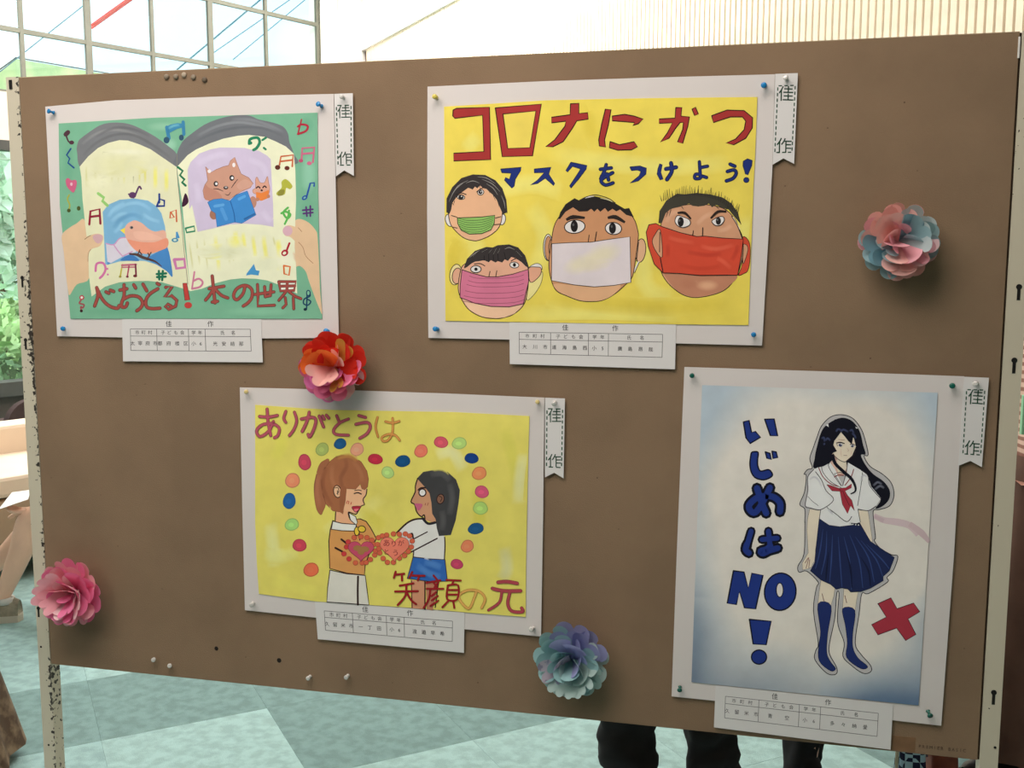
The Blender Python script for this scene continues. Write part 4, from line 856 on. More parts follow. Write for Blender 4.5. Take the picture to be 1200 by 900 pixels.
# painting sheet as a fine grid: cream centre fading into blue washes at the rim
tl, tr, br_, bl = pts('U 175,128')[0], (1099, 460.3), (1076.5, 826.7), (810.3, 799.3)
NX, NY = 70, 96; V = []; F_ = []; Cc = []
def washcol(x, y):
    # paint pattern of the sheet: oval left clear, blue at corners (darker at the lower ones)
    ya = 462+ (max(0, x-823)*.03); d = 0
    cx, cy = 966, 622; rx = 130+9*math.sin(y*.021+1.2); ry = 160
    dx, dy = abs(x-cx)/rx, abs(y-cy)/ry
    s_ = (dx**3.2+dy**3.2)**(1/3.2)
    nz_ = .025*math.sin(x*.045+y*.03)+.02*math.sin(y*.05-x*.02)
    t = (s_+nz_-.90)/.36
    if y > 700: t = (s_+nz_*2-.86)/.52
    t = max(0, min(1, t)); cream = (202, 191, 175)
    lo = max(0, min(1, (y-600)/220)); le_ = max(0, min(1, (960-x)/140))
    light = (160, 168, 170); dark = (96, 106, 118) if x < 960 else (80, 98, 118)
    tgt = [l+(d_-l)*lo*min(1, t*1.1) for l, d_ in zip(light, dark)]
    return a.al([c+(g-c)*t for c, g in zip(cream, tgt)])
for j in range(NY+1):
    for i in range(NX+1):
        u, v = i/NX, j/NY
        x = (tl[0]*(1-u)+tr[0]*u)*(1-v)+(bl[0]*(1-u)+br_[0]*u)*v; y = (tl[1]*(1-u)+tr[1]*u)*(1-v)+(bl[1]*(1-u)+br_[1]*u)*v
        V.append(onb(x, y, .0047)); Cc.append(washcol(x, y))
for j in range(NY):
    for i in range(NX): q = j*(NX+1)+i; F_.append((q, q+1, q+NX+2, q+NX+1))
pt4 = mesh_obj('painting', V, F_, a.m, root4, colors=[[Cc[k] for k in f] for f in F_])
a.parent = pt4; a.base = a.al((202, 191, 175))
a.S('V 585,755 650,785 740,798 820,820 880,880', 46, (190, 166, 162), taper=(.7, 1, .9)); a.S('V 590,760 650,790', 30, (182, 156, 154), taper=(.5, 1)); a.S('V 820,810 900,870 950,930', 44, (184, 158, 154), taper=(.8, 1, .5))
a.done('pink_brush_stroke'); a.mark()
NB, NO = (28, 46, 108), (16, 16, 26)
def P4(q, c=NB): a.F(q, c, sm=False, o=NO, ow=1.3); a.done('painted_character')
P4('U 373,305 400,297 412,355 430,350 455,378 405,408 385,380'); P4('U 475,292 520,290 537,372 502,370')
a.F('U 412,452 428,447 444,452 441,485 442,515 455,540 490,533 505,542 512,560 496,574 468,582 432,573 412,548 404,510 407,475', NB, o=NO, ow=1.3); a.done('painted_character'); P4('U 478,448 500,455 507,485 485,478'); P4('U 510,445 530,448 537,475 515,480')
a.multi(['U 438,622 460,690 482,742', 'U 500,620 465,690 430,738 405,728 402,700 445,665 510,662 548,692 548,735'], 30, NB, NO, 6); a.done('painted_character')
a.multi(['U 410,828 392,890', 'X 330,-8 325,15 338,28'], 24, NB, NO, 5); a.multi(['U 462,868 535,862', 'U 493,828 500,895 495,905', 'X 425,-2 410,12 385,20 395,30 420,18 455,8'], 24, NB, NO, 5); a.done('painted_character')
P4('X 275,100 318,105 335,170 350,110 395,118 365,255 320,250 300,185 287,237 250,232')
a.E('X', 465, 185, 64, 76, NB, NO, 4.5, .12, 28); a.E('X', 463, 178, 14, 29, (200, 188, 174), NO, 3); a.done('painted_character')
P4('X 340,297 428,305 408,400 355,397'); a.E('X', 379, 450, 31, 29, NB, NO, 4); a.done('painted_character')
a.F('Z 108,178 165,152 192,200 265,175 292,213 240,245 275,313 230,340 190,285 108,315 80,270 145,237', (152, 46, 56), sm=False, o=NO, ow=.7)
a.done('red_cross_mark')
# girl: grey halo
GY = (168, 161, 154)
a.F('V 180,440 163,380 185,310 210,240 240,165 300,105 370,90 440,110 490,165 520,230 548,352 520,362 560,430 640,480 700,540 718,620 690,690 620,715 582,722 585,800 596,900 W 470,150 500,190 560,225 595,235 570,310 537,345 540,370 440,430 405,430 390,540 370,690 400,750 450,808 452,842 410,850 345,805 305,760 312,690 280,600 278,520 285,430 272,430 262,560 235,690 235,750 272,820 268,855 220,850 158,780 162,730 175,690 150,520 165,400 175,370 115,312 75,318 68,285 100,220 105,60 V 130,800 130,712 97,680 128,600 140,492 125,482 148,452', GY, sm=True, o=(38, 34, 38), ow=.75)
SKG = (222, 190, 164)
a.F('V 162,712 235,718 226,800 W 175,110 160,200 160,290 150,262 140,290 120,300 92,305 90,270 122,215 115,100 118,40', SKG, sm=False, o=(70, 50, 45), ow=.35)
a.F('V 485,718 547,725 566,850 W 462,158 440,150 395,60 370,10', SKG, sm=False, o=(70, 50, 45), ow=.35)
a.S('W 105,270 125,240 110,298', 4, (140, 100, 85)); a.S('W 130,250 125,295', 4, (140, 100, 85))
a.F('W 190,355 264,385 258,440 241,497 173,487 180,420', SKG, sm=False, o=(70, 50, 45), ow=.35); a.F('W 310,405 387,415 378,460 370,517 303,512', SKG, sm=False, o=(70, 50, 45), ow=.35)
a.S('W 195,430 205,470', 4, (120, 80, 70)); a.S('W 315,440 325,480', 4, (120, 80, 70))
SOK = (28, 40, 86)
a.F('W 173,485 243,495 225,640 220,740 240,790 267,826 240,838 180,785 178,700 187,630', SOK, o=NO, ow=.4); a.F('W 303,510 368,518 357,640 358,715 385,770 436,815 400,826 325,768 328,690 318,600', SOK, o=NO, ow=.4)
# back hair
HN = (14, 14, 24)
a.F('V 190,442 195,380 205,320 240,200 290,145 370,110 440,130 490,195 515,290 531,350 500,356 530,420 580,480 650,530 690,590 684,650 640,695 595,708 630,650 580,600 540,500 420,420 280,440', HN)
a.F('V 310,340 400,380 405,450 420,480 350,500 290,430', (196, 160, 140), sm=False); a.F('V 345,380 400,395 402,450 350,470', SKG)
a.F('V 320,250 345,215 370,200 450,230 467,300 442,360 387,407 340,378 312,335', SKG, sm=False)
SH = (218, 206, 194)
a.F('V 190,450 240,425 295,402 330,450 380,560 410,480 410,402 500,455 545,490 565,560 632,640 600,690 550,722 480,712 485,760 497,800 440,818 360,827 290,820 225,780 235,715 170,705 133,690 150,590 150,500', SH, sm=False)
OL = (52, 44, 50)
for q, w_ in (('V 190,450 150,500 150,590 133,690 170,705 235,716 320,652 270,590 240,520 200,465', 5), ('V 150,628 180,660 220,690', 3), ('V 500,455 545,490 560,560 630,642', 5), ('V 480,712 550,722 600,692', 5), ('V 510,470 500,560 478,690', 4), ('V 275,700 330,740 405,795 440,760', 5), ('V 295,402 290,440 370,560', 4), ('V 240,425 250,470 300,530 370,572', 4), ('V 412,402 408,440 380,560', 4), ('V 235,716 225,780', 4), ('V 480,712 497,800', 4), ('V 325,480 365,470 400,490', 3), ('V 325,480 375,560', 3)): a.S(q, w_, OL)
for q in ('V 160,520 190,500 220,520 245,570', 'V 500,530 515,490 545,500', 'V 280,710 320,750'): a.S(q, 9, (170, 164, 164), taper=(.2, 1, .2))
RT_ = (150, 44, 54)
for q in ('V 222,440 250,500 300,545 350,562', 'V 452,450 435,500 395,555', 'V 325,500 350,488 385,490'): a.S(q, 6, (120, 40, 48))
a.F('V 275,550 300,556 355,575 400,572 440,545 436,572 395,592 410,620 440,655 457,722 432,690 412,742 378,680 362,595 310,592', RT_, sm=False, o=(70, 24, 30), ow=.4)
a.S('V 380,590 400,640 425,690', 3, (70, 24, 30)); a.S('V 355,575 375,600', 4, (90, 24, 30))
# skirt
SKI = (26, 34, 66)
a.F('V 225,775 290,818 360,828 440,818 492,800 W 395,60 450,155 577,240 550,310 517,340 518,362 450,402 400,420 345,422 330,405 300,400 270,408 240,382 188,358 133,310 155,270 165,170', SKI, sm=False, o=NO, ow=.4)
for q in ('W 200,90 185,200 160,300', 'W 220,100 215,220 190,330', 'W 250,120 245,240 235,370', 'W 280,130 290,260 300,395', 'W 310,130 340,260 350,410', 'W 340,120 390,250 410,400', 'W 370,130 440,240 470,370', 'W 400,150 480,250 515,340', 'W 430,170 510,250 550,300'): a.S(q, 7, (44, 60, 104), taper=(.2, 1, .5))
for q in ('W 320,200 345,300 352,400', 'W 400,240 440,310 450,390', 'W 230,210 220,300 215,360'): a.S(q, 8, (16, 20, 44), taper=(.2, 1, .5))
a.S('V 430,806 492,812', 6, (30, 28, 34)); [a.E('V', x, y, 4, 4, (225, 220, 210)) for x, y in ((432, 806), (448, 812), (466, 815), (484, 817))]
# bangs and face
a.F('V 200,400 225,280 255,180 330,120 430,130 490,200 510,300 480,340 466,345 472,300 462,250 448,240 440,285 415,262 395,235 368,205 345,235 325,262 318,290 342,330 318,340 308,350 320,380 290,410 250,430 215,438', HN, sm=False)
a.S('V 312,350 330,410 385,465 435,510 462,560 462,595 432,612', 17, HN, taper=(1, .9, .3))
for q in ('V 335,205 350,185 375,195', 'V 365,205 385,188 420,205', 'V 425,200 440,190 455,215', 'V 240,250 255,240 262,270', 'V 268,262 280,245 300,262', 'V 255,275 262,290', 'V 440,210 460,230 465,250'): a.S(q, 9, (62, 68, 98), taper=(.2, 1, .2))
for q in ('V 580,560 610,535 640,550', 'V 590,585 625,560 655,575'): a.S(q, 10, (110, 110, 120), taper=(.2, 1, .2))
a.F('V 268,158 285,150 287,172', (225, 220, 212), sm=False); a.F('V 462,168 470,182 482,178', (225, 220, 212), sm=False)
a.E('Y', 249, 514, 27, 19, (226, 220, 216)); a.E('Y', 248, 516, 20, 17, (60, 58, 84)); a.E('Y', 258, 506, 8, 6, (230, 228, 235)); a.S('Y 198,492 245,484 298,498', 11, (40, 30, 36), taper=(.6, 1, .7)); a.S('Y 205,500 215,530', 5, (60, 40, 50))
a.E('Y', 390, 524, 24, 17, (226, 220, 216)); a.E('Y', 388, 526, 17, 16, (66, 70, 84)); a.E('Y', 380, 516, 7, 6, (230, 228, 235)); a.S('Y 360,508 395,505 425,520', 8, (40, 30, 36), taper=(.7, 1, .5))
a.S('Y 222,448 265,455 302,455', 4, (150, 110, 90)); a.S('Y 328,555 345,578 330,588', 4, (170, 130, 110)); a.S('Y 285,636 328,637', 4, (120, 70, 66)); a.S('Y 252,560 255,620 262,655', 3, (190, 150, 130)); a.S('Y 380,580 372,630', 3, (190, 150, 130))
a.S('Y 160,620 220,680 290,712 340,690 400,640 430,580', 5, (50, 35, 38)); a.S('Y 320,720 318,770', 3, (90, 60, 60)); a.S('Y 180,640 205,690', 3, (100, 60, 60))
a.done('painted_schoolgirl')

# ================================================================ CAPTION SLIPS
slip_m = mat('white printed paper', (.76, .735, .72), .75, .012, 5)
INK = (70, 66, 66)
def slip(label, quad, vals, ref, h=.0042, curl=None):
    TL, TR, BR_, BL_ = quad
    def uv(u, v):
        return ((TL[0]*(1-u)+TR[0]*u)*(1-v)+(BL_[0]*(1-u)+BR_[0]*u)*v, (TL[1]*(1-u)+TR[1]*u)*(1-v)+(BL_[1]*(1-u)+BR_[1]*u)*v)
    base = onb(*uv(.5, 1), 0); root = empty('caption_slip', base, label, 'label', 'caption slips under the posters')
    bot = [uv(i/8, 1) for i in range(8, -1, -1)]
    if curl: bot = [(x, y+curl*math.sin(PI*(1-i/8))*0) for i, (x, y) in enumerate(bot)]
    pg = sheet('paper_sheet', [uv(0, 0), uv(1, 0), uv(1, .5)]+bot+[uv(0, .5)], h, .0003, slip_m, root)
    s_ = Art(pg, h+.00004, ref, 'print')
    u0_, u1_, v0, v1, vm = .058, .92, .235, .745, .405; cols_ = (u0_, .247, .475, .595, u1_)
    lw = .55
    for v in (v0, vm, v1): s_.line([uv(u0_, v), uv(u1_, v)], lw, INK, cap=False)
    for u in cols_: s_.line([uv(u, v0), uv(u, v1)], lw, INK, cap=False)
    du = (uv(1, .5)[0]-uv(0, .5)[0], uv(1, .5)[1]-uv(0, .5)[1]); l = math.hypot(*du); ux = (du[0]/l, du[1]/l)
    dv = (uv(.5, 0)[0]-uv(.5, 1)[0], uv(.5, 0)[1]-uv(.5, 1)[1]); l2 = math.hypot(*dv); uy = (dv[0]/l2, dv[1]/l2)
    s_.T('佳', *uv(.335, .115), 7.6, (16, 14, 16), ux, uy); s_.T('作', *uv(.635, .115), 7.6, (16, 14, 16), ux, uy)
    for k, (hd, vl) in enumerate(zip(('市町村', '子ども会', '学年', '氏名'), vals)):
        a0, a1 = cols_[k], cols_[k+1]
        for txt, v, sz in ((hd, (v0+vm)/2, 5.3), (vl, (vm+v1)/2, 5.6)):
            n = len(txt); m_ = (a0+a1)/2; wd_ = (a1-a0)
            if n == 1: xs = [m_]
            else:
                sp_ = min(wd_*.86/(n-1) if n > 2 else wd_*.42, .062 if v > .5 else .046)
                if txt == '氏名': sp_ = .075
                if txt == '青空': sp_ = .095
                xs = [m_+(i-(n-1)/2)*sp_ for i in range(n)]
            for ch, x in zip(txt, xs):
                if ch != '　': s_.T(ch, *uv(x, v), sz, (48, 44, 46), ux, uy)
    s_.done('printed_table'); return root
slip('white caption slip hanging under the open book poster', pts('a 78,82 1055,84 1068,388 85,380'), ('太宰府市', '都府楼区', '小6', '光安結那'), (214, 203, 196))
slip('white caption slip hanging under the four masked faces poster', pts('b 85,138 1062,148 1055,414 87,383'), ('大川市', '道海島西', '小5', '廣島昂哉'), (206, 200, 196))
slip('white caption slip hanging under the two girls poster, rounded at its left corner', pts('c 495,523 O 472,590 468,825 c 512,745'), ('久留米市', '一丁田', '小6', '渡邉早希'), (185, 180, 178))
slip('white caption slip hanging under the schoolgirl poster, past the board edge', pts('d 93,115 1133,226 1118,493 83,362'), ('久留米市', '青空', '小6', '多々納愛'), (160, 154, 148))

# ================================================================ AWARD RIBBONS (paper tags)
def ribbon(label, q, bq, c1, c2, size, ref):
    base = onb(q[3][0], q[2][1], 0); root = empty('award_tag', base, label, 'tag', 'award tags beside the posters')
    pg = sheet('paper_strip', q, .0042, .0003, slip_m, root); s_ = Art(pg, .00425, ref, 'print'); GR = (44, 74, 56)
    for i in range(4):
        p0, p1 = bq[i], bq[(i+1) % 4]; L_ = math.hypot(p1[0]-p0[0], p1[1]-p0[1]); n = max(2, int(L_/6.2))
        for k in range(n):
            t0, t1 = (k+.12)/n, (k+.72)/n
            s_.line([(p0[0]+(p1[0]-p0[0])*t, p0[1]+(p1[1]-p0[1])*t) for t in (t0, t1)], 1.35, GR, cap=False)
    dy_ = (q[0][0]-q[4][0], q[0][1]-q[4][1]); l = math.hypot(*dy_); uy = (dy_[0]/l, dy_[1]/l); ux = (-uy[1], uy[0])
    if ux[0] < 0: ux = (-ux[0], -ux[1])
    for ch, c in (('佳', c1), ('作', c2)):
        s_.T(ch, c[0], c[1], size*1.02, (34, 62, 46), ux, uy)
    s_.done('printed_characters')
ribbon('white award tag with green characters beside the open book poster', pts('B 1030,60 1160,55 1168,637 1100,598 1042,640'), pts('B 1045,142 1148,140 1150,560 1057,562'), pts('B 1097,188')[0], pts('B 1104,512')[0], 16, (208, 200, 196))
ribbon('white award tag with green characters beside the four masked faces poster', pts('G 1042,33 1175,28 1153,560 1090,528 1027,565'), pts('G 1058,103 1160,100 1140,492 1040,494'), pts('G 1106,150')[0], pts('G 1094,453')[0], 18.5, (212, 205, 200))
ribbon('white award tag with green characters beside the two girls poster', pts('M 943,130 1060,135 1052,603 997,570 943,597'), pts('M 955,195 1047,197 1040,540 952,535'), pts('M 1000,238')[0], pts('M 999,500')[0], 16.5, (188, 182, 178))
ribbon('white award tag with green characters beside the schoolgirl poster', pts('e 368,88 487,93 453,522 398,492 340,515'), pts('e 380,150 467,152 447,463 362,458'), pts('e 423,187')[0], pts('e 406,430')[0], 18.5, (182, 174, 166))
# tape remnant and stamped writing on the board's lower right corner
tp = mat('brown tape remnant', L3(128, 96, 68), .6, .1, 40)
tg = empty('tape_remnant', onb(1060, 876, 0), 'brown strip of old tape on the lower right board edge', 'tape')
sheet('tape_strip', pts('P 1046,862 1073,864.5 1072,882 1045,878'), .0004, .0003, tp, tg)
a = Art(brd, .0004, (170, 160, 150), 'print')
for i, ch in enumerate('PREMIER BASIC'):
    if ch != ' ': a.T(ch, 1078+i*4.35, 874.5+i*.42, 5.4, (62, 48, 38), (.995, .095), (.05, -.998))
a.done('stamped_writing')

# ================================================================ PUSH PINS
def pin_mat(nm, c, tr=False):
    if tr: return glass_mat(nm, c, .22, .15)
    return mat(nm, c, .25, spec=.6)
PB = pin_mat('blue plastic', L3(30, 128, 190)); PY = pin_mat('yellow plastic', L3(214, 196, 90)); PC = pin_mat('cream plastic', L3(226, 205, 140)); PG_ = pin_mat('dark green plastic', L3(16, 92, 78)); PX = mat('clear plastic', (.62, .60, .56), .08, spec=1.0); PGR = mat('grey tack head', L3(134, 120, 102), .5); ND = mat('steel needle', L3(190, 190, 190), .3, metal=1)
def pin(px, py, m, lb, s=1.0, tilt=(0, 0), h=.0047, group='push pins'):
    p = onb(px, py, h); ax = Vector((tilt[0], -1, tilt[1])).normalized(); p0 = onb(px, py, h+.006); p = p0-ax*.006
    r_ = empty('push_pin', p, lb, 'push pin', group)
    MB().lathe(p, ax, [(.0031*s, 0), (.0036*s, .0008*s), (.0026*s, .002*s), (.0021*s, .004*s), (.0022*s, .0065*s), (.0036*s, .008*s), (.0044*s, .0092*s), (.0043*s, .0108*s), (.003*s, .0116*s)], 16).build('head', m, r_, smooth=True)
    MB().lathe(p, ax, [(.0005, -.008), (.0005, .0005)], 6).build('needle', ND, r_)
pin(59.5, 131, PB, 'blue push pin at the top left corner of the open book poster', 1, (-.5, .2)); pin(374.5, 123, PB, 'blue push pin at the top right corner of the open book poster', 1, (-.25, .25)); pin(74, 385, PB, 'blue push pin at the bottom left corner of the open book poster', 1, (.6, 0)); pin(383, 388, PB, 'blue push pin peeking out above the red and pink paper flower', 1, (0, .2))
pin(510, 113.5, PY, 'yellow push pin at the top left corner of the masked faces poster', .95); pin(895.5, 100, PB, 'blue push pin at the top right corner of the masked faces poster', 1, (-.15, -.1)); pin(511, 385.5, PB, 'blue push pin at the bottom left corner of the masked faces poster', 1, (-.1, .1)); pin(883, 392, PB, 'blue push pin at the bottom right corner of the masked faces poster', .9, (.1, 0))
pin(288.5, 459, PC, 'cream push pin at the top left corner of the two girls poster', .85, (.4, 0)); pin(630, 471, PC, 'cream push pin at the top right corner of the two girls poster', .85, (.1, .1)); pin(295.5, 708, PX, 'clear push pin at the bottom left corner of the two girls poster', 1, (.2, 0)); pin(623.5, 737, PX, 'clear push pin at the bottom right corner of the two girls poster', 1, (-.15, .1))
pin(811, 440, PG_, 'dark green push pin at the top left corner of the schoolgirl poster', .9); pin(1116, 452, PG_, 'dark green push pin at the top right corner of the schoolgirl poster', 1, (-.2, .1)); pin(796.5, 807.5, PG_, 'dark green push pin at the bottom left corner of the schoolgirl poster', .9, (0, -.3)); pin(1089, 836.5, PG_, 'dark green push pin at the bottom right corner of the schoolgirl poster', 1, (.3, -.5))
pin(401, 113.5, PX, 'clear push pin on the award tag beside the open book poster', .9); pin(921, 91.5, PX, 'clear push pin on the award tag beside the masked faces poster', .9, (-.2, .2)); pin(649.5, 472.5, PX, 'clear push pin on the award tag beside the two girls poster', .9, (0, -.3)); pin(1143.5, 449.5, PX, 'clear push pin on the award tag beside the schoolgirl poster', 1, (-.4, 0))
for (x, y), lb, tl_ in (((180, 773), 'left clear push pin of the close pair low on the board', (.5, .2)), ((199, 780), 'right clear push pin of the close pair low on the board', (.5, .3)), ((362, 794), 'left clear push pin of the two low under the two girls poster slip', (0, 0)), ((406.5, 793), 'right clear push pin of the two low under the two girls poster slip', (0, 0))): pin(x, y, PX, lb, .95, tl_, 0)
for (x, y), o_ in zip(((195.5, 90), (206.5, 90), (216, 88), (227, 90.5), (240, 93.5)), ('leftmost', 'second from left', 'middle and palest', 'fourth from left', 'rightmost and darkest')):
    r_ = empty('tack', onb(x, y, 0), o_+' of five round grey tacks at the board top edge', 'tack', 'row of grey tacks')
    MB().lathe(onb(x, y, 0), (0, -1, 0), [(.0047, 0), (.0047, .0015), (.004, .0028), (.0015, .0032)], 16).build('head', PGR if o_[0] not in 'mr' else (mat('pale tack head', L3(170, 155, 135), .4) if o_[0] == 'm' else mat('dark tack head', L3(100, 86, 70), .6)), r_, smooth=True)

# ================================================================ PAPER FLOWERS
def fan(O, v, nrm, R, half, lobes, cup=.25, bend=.12, dep=.2):
    v = v.normalized(); nrm = (nrm-v*nrm.dot(v)).normalized(); w_ = nrm.cross(v); V = [O.copy()]; F = []; na = lobes*8; rings = (.3, .6, .82, 1.0)
    for r_ in rings:
        for i in range(na+1):
            t = i/na; ph = -half+2*half*t; sc_ = (1-dep)+dep*abs(math.sin(PI*lobes*t))**.55
            rr = R*r_*(sc_ if r_ == 1 else (1+(sc_-1)*max(0, (r_-.5)*1.6)))
            V.append(O+(v*math.cos(ph)+w_*math.sin(ph))*rr+nrm*(cup*rr*(ph/half)**2*half*.6+bend*rr*rr/R))
    for i in range(na): F.append((0, 1+i, 2+i))
    for k in range(len(rings)-1):
        b = 1+k*(na+1)
        for i in range(na): F.append((b+i, b+na+1+i, b+na+2+i, b+i+1))
    return V, F
def flower(px, py, Rpx, label, pal, hand, seed):
    """pal(angle, layer, rnd) -> colour name; hand = explicit big front pieces (angle deg, elevation, half deg, lobes, length, colour, roll)"""
    R_ = random.Random(seed); c = onb(px, py, 0); scale = (c-CAM).dot(fwd)/FPX; R = Rpx*scale
    root = empty('paper_flower', c, label, 'paper flower', 'folded paper flowers on the board'); O0 = c+Vector((0, -.012, 0))
    def add(ang, el, half, lobes, ln, cn, roll=0, lift=0.0, dep=.2, cup=.25, bend=.12):
        A_, E_ = math.radians(ang), math.radians(el)
        v = Vector((math.cos(A_)*math.cos(E_), -math.sin(E_), math.sin(A_)*math.cos(E_)))
        nrm = Vector((-math.cos(A_)*math.sin(E_), -math.cos(E_), -math.sin(A_)*math.sin(E_)))
        side = v.cross(nrm); nrm = (nrm*math.cos(roll)+side*math.sin(roll))
        V, F = fan(O0+Vector((0, -lift, 0)), v, nrm, R*ln, math.radians(half), lobes, cup, bend, dep)
        mesh_obj('petal_fan', V, F, PM[cn], root, smooth=True)
    for i in range(9): add(i*40+R_.uniform(-8, 8), 4+R_.uniform(0, 6), 33, 2, 1.0*R_.uniform(.96, 1.02), pal(i*40, 0, R_), R_.uniform(-.25, .25))
    for i in range(10): add(i*36+18+R_.uniform(-9, 9), 26+R_.uniform(-6, 6), 32, 2, 1.02*R_.uniform(.93, 1.02), pal(i*36+18, 1, R_), R_.uniform(-.5, .5))
    for i in range(7): add(i*51+R_.uniform(-12, 12), 50+R_.uniform(-8, 8), 28, R_.choice((1, 2)), .9*R_.uniform(.9, 1.0), pal(i*51, 2, R_), R_.uniform(-.8, .8))
    for q in hand: add(*q[:6], **(q[6] if len(q) > 6 else {}))
PM = {k: mat('paper '+k, L3(*v), .6, .03, 30, spec=.25) for k, v in {'pink': (253, 184, 194), 'pale pink': (248, 212, 214), 'hot pink': (250, 140, 184), 'magenta': (240, 136, 200), 'red': (228, 60, 44), 'orange': (250, 124, 56), 'yellow': (240, 190, 88), 'salmon': (252, 196, 188), 'rose white': (240, 214, 210), 'grey blue': (160, 192, 198), 'deep blue': (130, 172, 186), 'pale blue': (196, 210, 212), 'violet': (164, 166, 212), 'teal': (162, 202, 204), 'pale teal': (194, 216, 212), 'lilac': (206, 196, 222)}.items()}
PM['patterned lilac'] = mat('patterned lilac paper', L3(206, 190, 204), .6, scale=90, c2=L3(160, 150, 176), vlo=.42, vhi=.5)
for m_ in PM.values():
    t = m_.node_tree; b = t.nodes['Principled BSDF']; out_n = t.nodes['Material Output']; tl = t.nodes.new('ShaderNodeBsdfTranslucent'); mx = t.nodes.new('ShaderNodeMixShader'); mx.inputs[0].default_value = .35
    if b.inputs['Base Color'].is_linked: t.links.new(b.inputs['Base Color'].links[0].from_socket, tl.inputs['Color'])
    else: tl.inputs['Color'].default_value = b.inputs['Base Color'].default_value
    t.links.new(b.outputs[0], mx.inputs[1]); t.links.new(tl.outputs[0], mx.inputs[2]); t.links.new(mx.outputs[0], out_n.inputs[0])
dgr = lambda ang: ang % 360
def pal_red(an, ly, R_):
    an = dgr(an)
    if 195 <= an <= 345: return R_.choice(['hot pink', 'magenta', 'rose white', 'hot pink', 'magenta'])
    if an < 100 or an > 345: return R_.choice(['red', 'yellow', 'rose white', 'red', 'rose white'] if ly < 2 else ['salmon', 'red', 'yellow'])
    return R_.choice(['orange', 'red', 'red', 'orange'] if an > 130 else ['hot pink', 'red', 'rose white'])
D_ = dict
flower(397.5, 428, 43, 'red, orange and pink paper flower between the open book and two girls posters', pal_red,
    [(168, 30, 22, 1, .9, 'orange', D_(lift=.012, dep=.1)), (145, 45, 20, 1, .85, 'orange', D_(lift=.014, dep=.1)), (110, 35, 22, 2, .85, 'red', D_(lift=.008)), (75, 48, 24, 1, .9, 'orange', D_(lift=.014, dep=.12)), (40, 42, 22, 2, .9, 'salmon', D_(lift=.012)), (225, 42, 20, 1, .85, 'magenta', D_(lift=.006)), (215, 60, 24, 2, 1.0, 'salmon', D_(lift=.010)), (290, 58, 26, 2, .95, 'salmon', D_(lift=.011)), (300, 38, 18, 2, .9, 'yellow', D_(lift=.006)), (270, 30, 26, 2, .85, 'hot pink', D_(lift=.008)), (0, 20, 22, 2, .92, 'red', D_(lift=.008)), (50, 20, 22, 2, .98, 'yellow', D_(lift=.008))], 11)
def pal_pb(an, ly, R_):
    an = dgr(an)
    if an < 75 or an > 345: return R_.choice(['deep blue', 'grey blue', 'grey blue', 'pale blue'])
    if 75 <= an < 185: return R_.choice(['pink', 'salmon', 'pink', 'deep blue'] if ly < 2 else ['salmon', 'pink'])
    if an < 262: return R_.choice(['grey blue', 'deep blue', 'grey blue'])
    return R_.choice(['salmon', 'salmon', 'pale pink', 'salmon'])
flower(1050.5, 283, 46, 'pink and grey blue paper flower at the upper right of the board', pal_pb,
    [(10, 40, 26, 2, 1.0, 'pale blue', D_(lift=.010, dep=.15)), (38, 40, 26, 2, .98, 'grey blue', D_(lift=.011, dep=.15)), (62, 38, 18, 1, .95, 'deep blue', D_(lift=.012, dep=.1)), (112, 36, 17, 1, .95, 'salmon', D_(lift=.012, dep=.1)), (135, 32, 17, 1, .98, 'salmon', D_(lift=.013, dep=.1)), (160, 38, 20, 1, .85, 'salmon', D_(lift=.012, dep=.1)), (235, 68, 30, 2, .75, 'pink', D_(lift=.012, roll=.5)), (205, 62, 25, 2, .75, 'pink', D_(lift=.010)), (258, 42, 22, 1, .85, 'salmon', D_(lift=.010, dep=.1)), (305, 40, 22, 1, .85, 'pink', D_(lift=.010, dep=.1)), (278, 22, 22, 1, .98, 'salmon', D_(lift=.008, dep=.1)), (335, 25, 22, 2, .98, 'pink', D_(lift=.007))], 12)
def pal_pk(an, ly, R_):
    an = dgr(an)
    if 20 <= an <= 190: return R_.choice(['pink', 'pink', 'pale pink', 'hot pink'])
    return R_.choice(['hot pink', 'hot pink', 'pale pink', 'hot pink', 'pink'])
flower(94.5, 689.5, 42, 'all pink paper flower low on the left of the board', pal_pk,
    [(145, 42, 38, 4, 1.05, 'pink', D_(lift=.012, dep=.14)), (200, 46, 26, 3, .9, 'pink', D_(lift=.013)), (70, 45, 24, 2, .8, 'hot pink', D_(lift=.010)), (50, 55, 20, 2, .75, 'pink', D_(lift=.010, roll=.6)), (345, 38, 30, 3, .98, 'pale pink', D_(lift=.008)), (300, 48, 26, 2, .85, 'hot pink', D_(lift=.010)), (240, 42, 26, 2, .9, 'pale pink', D_(lift=.006)), (265, 34, 26, 2, .9, 'hot pink', D_(lift=.008)), (212, 30, 26, 2, .95, 'hot pink', D_(lift=.006)), (270, 70, 24, 1, .6, 'hot pink', D_(lift=.008))], 13)
def pal_bl(an, ly, R_):
    an = dgr(an)
    if 30 <= an <= 130: return R_.choice(['violet', 'teal', 'violet', 'teal'])
    if 170 <= an <= 225: return R_.choice(['lilac', 'patterned lilac', 'violet', 'teal'])
    return R_.choice(['teal', 'pale teal', 'teal', 'pale teal', 'violet'] if ly < 1 else ['teal', 'pale teal'])
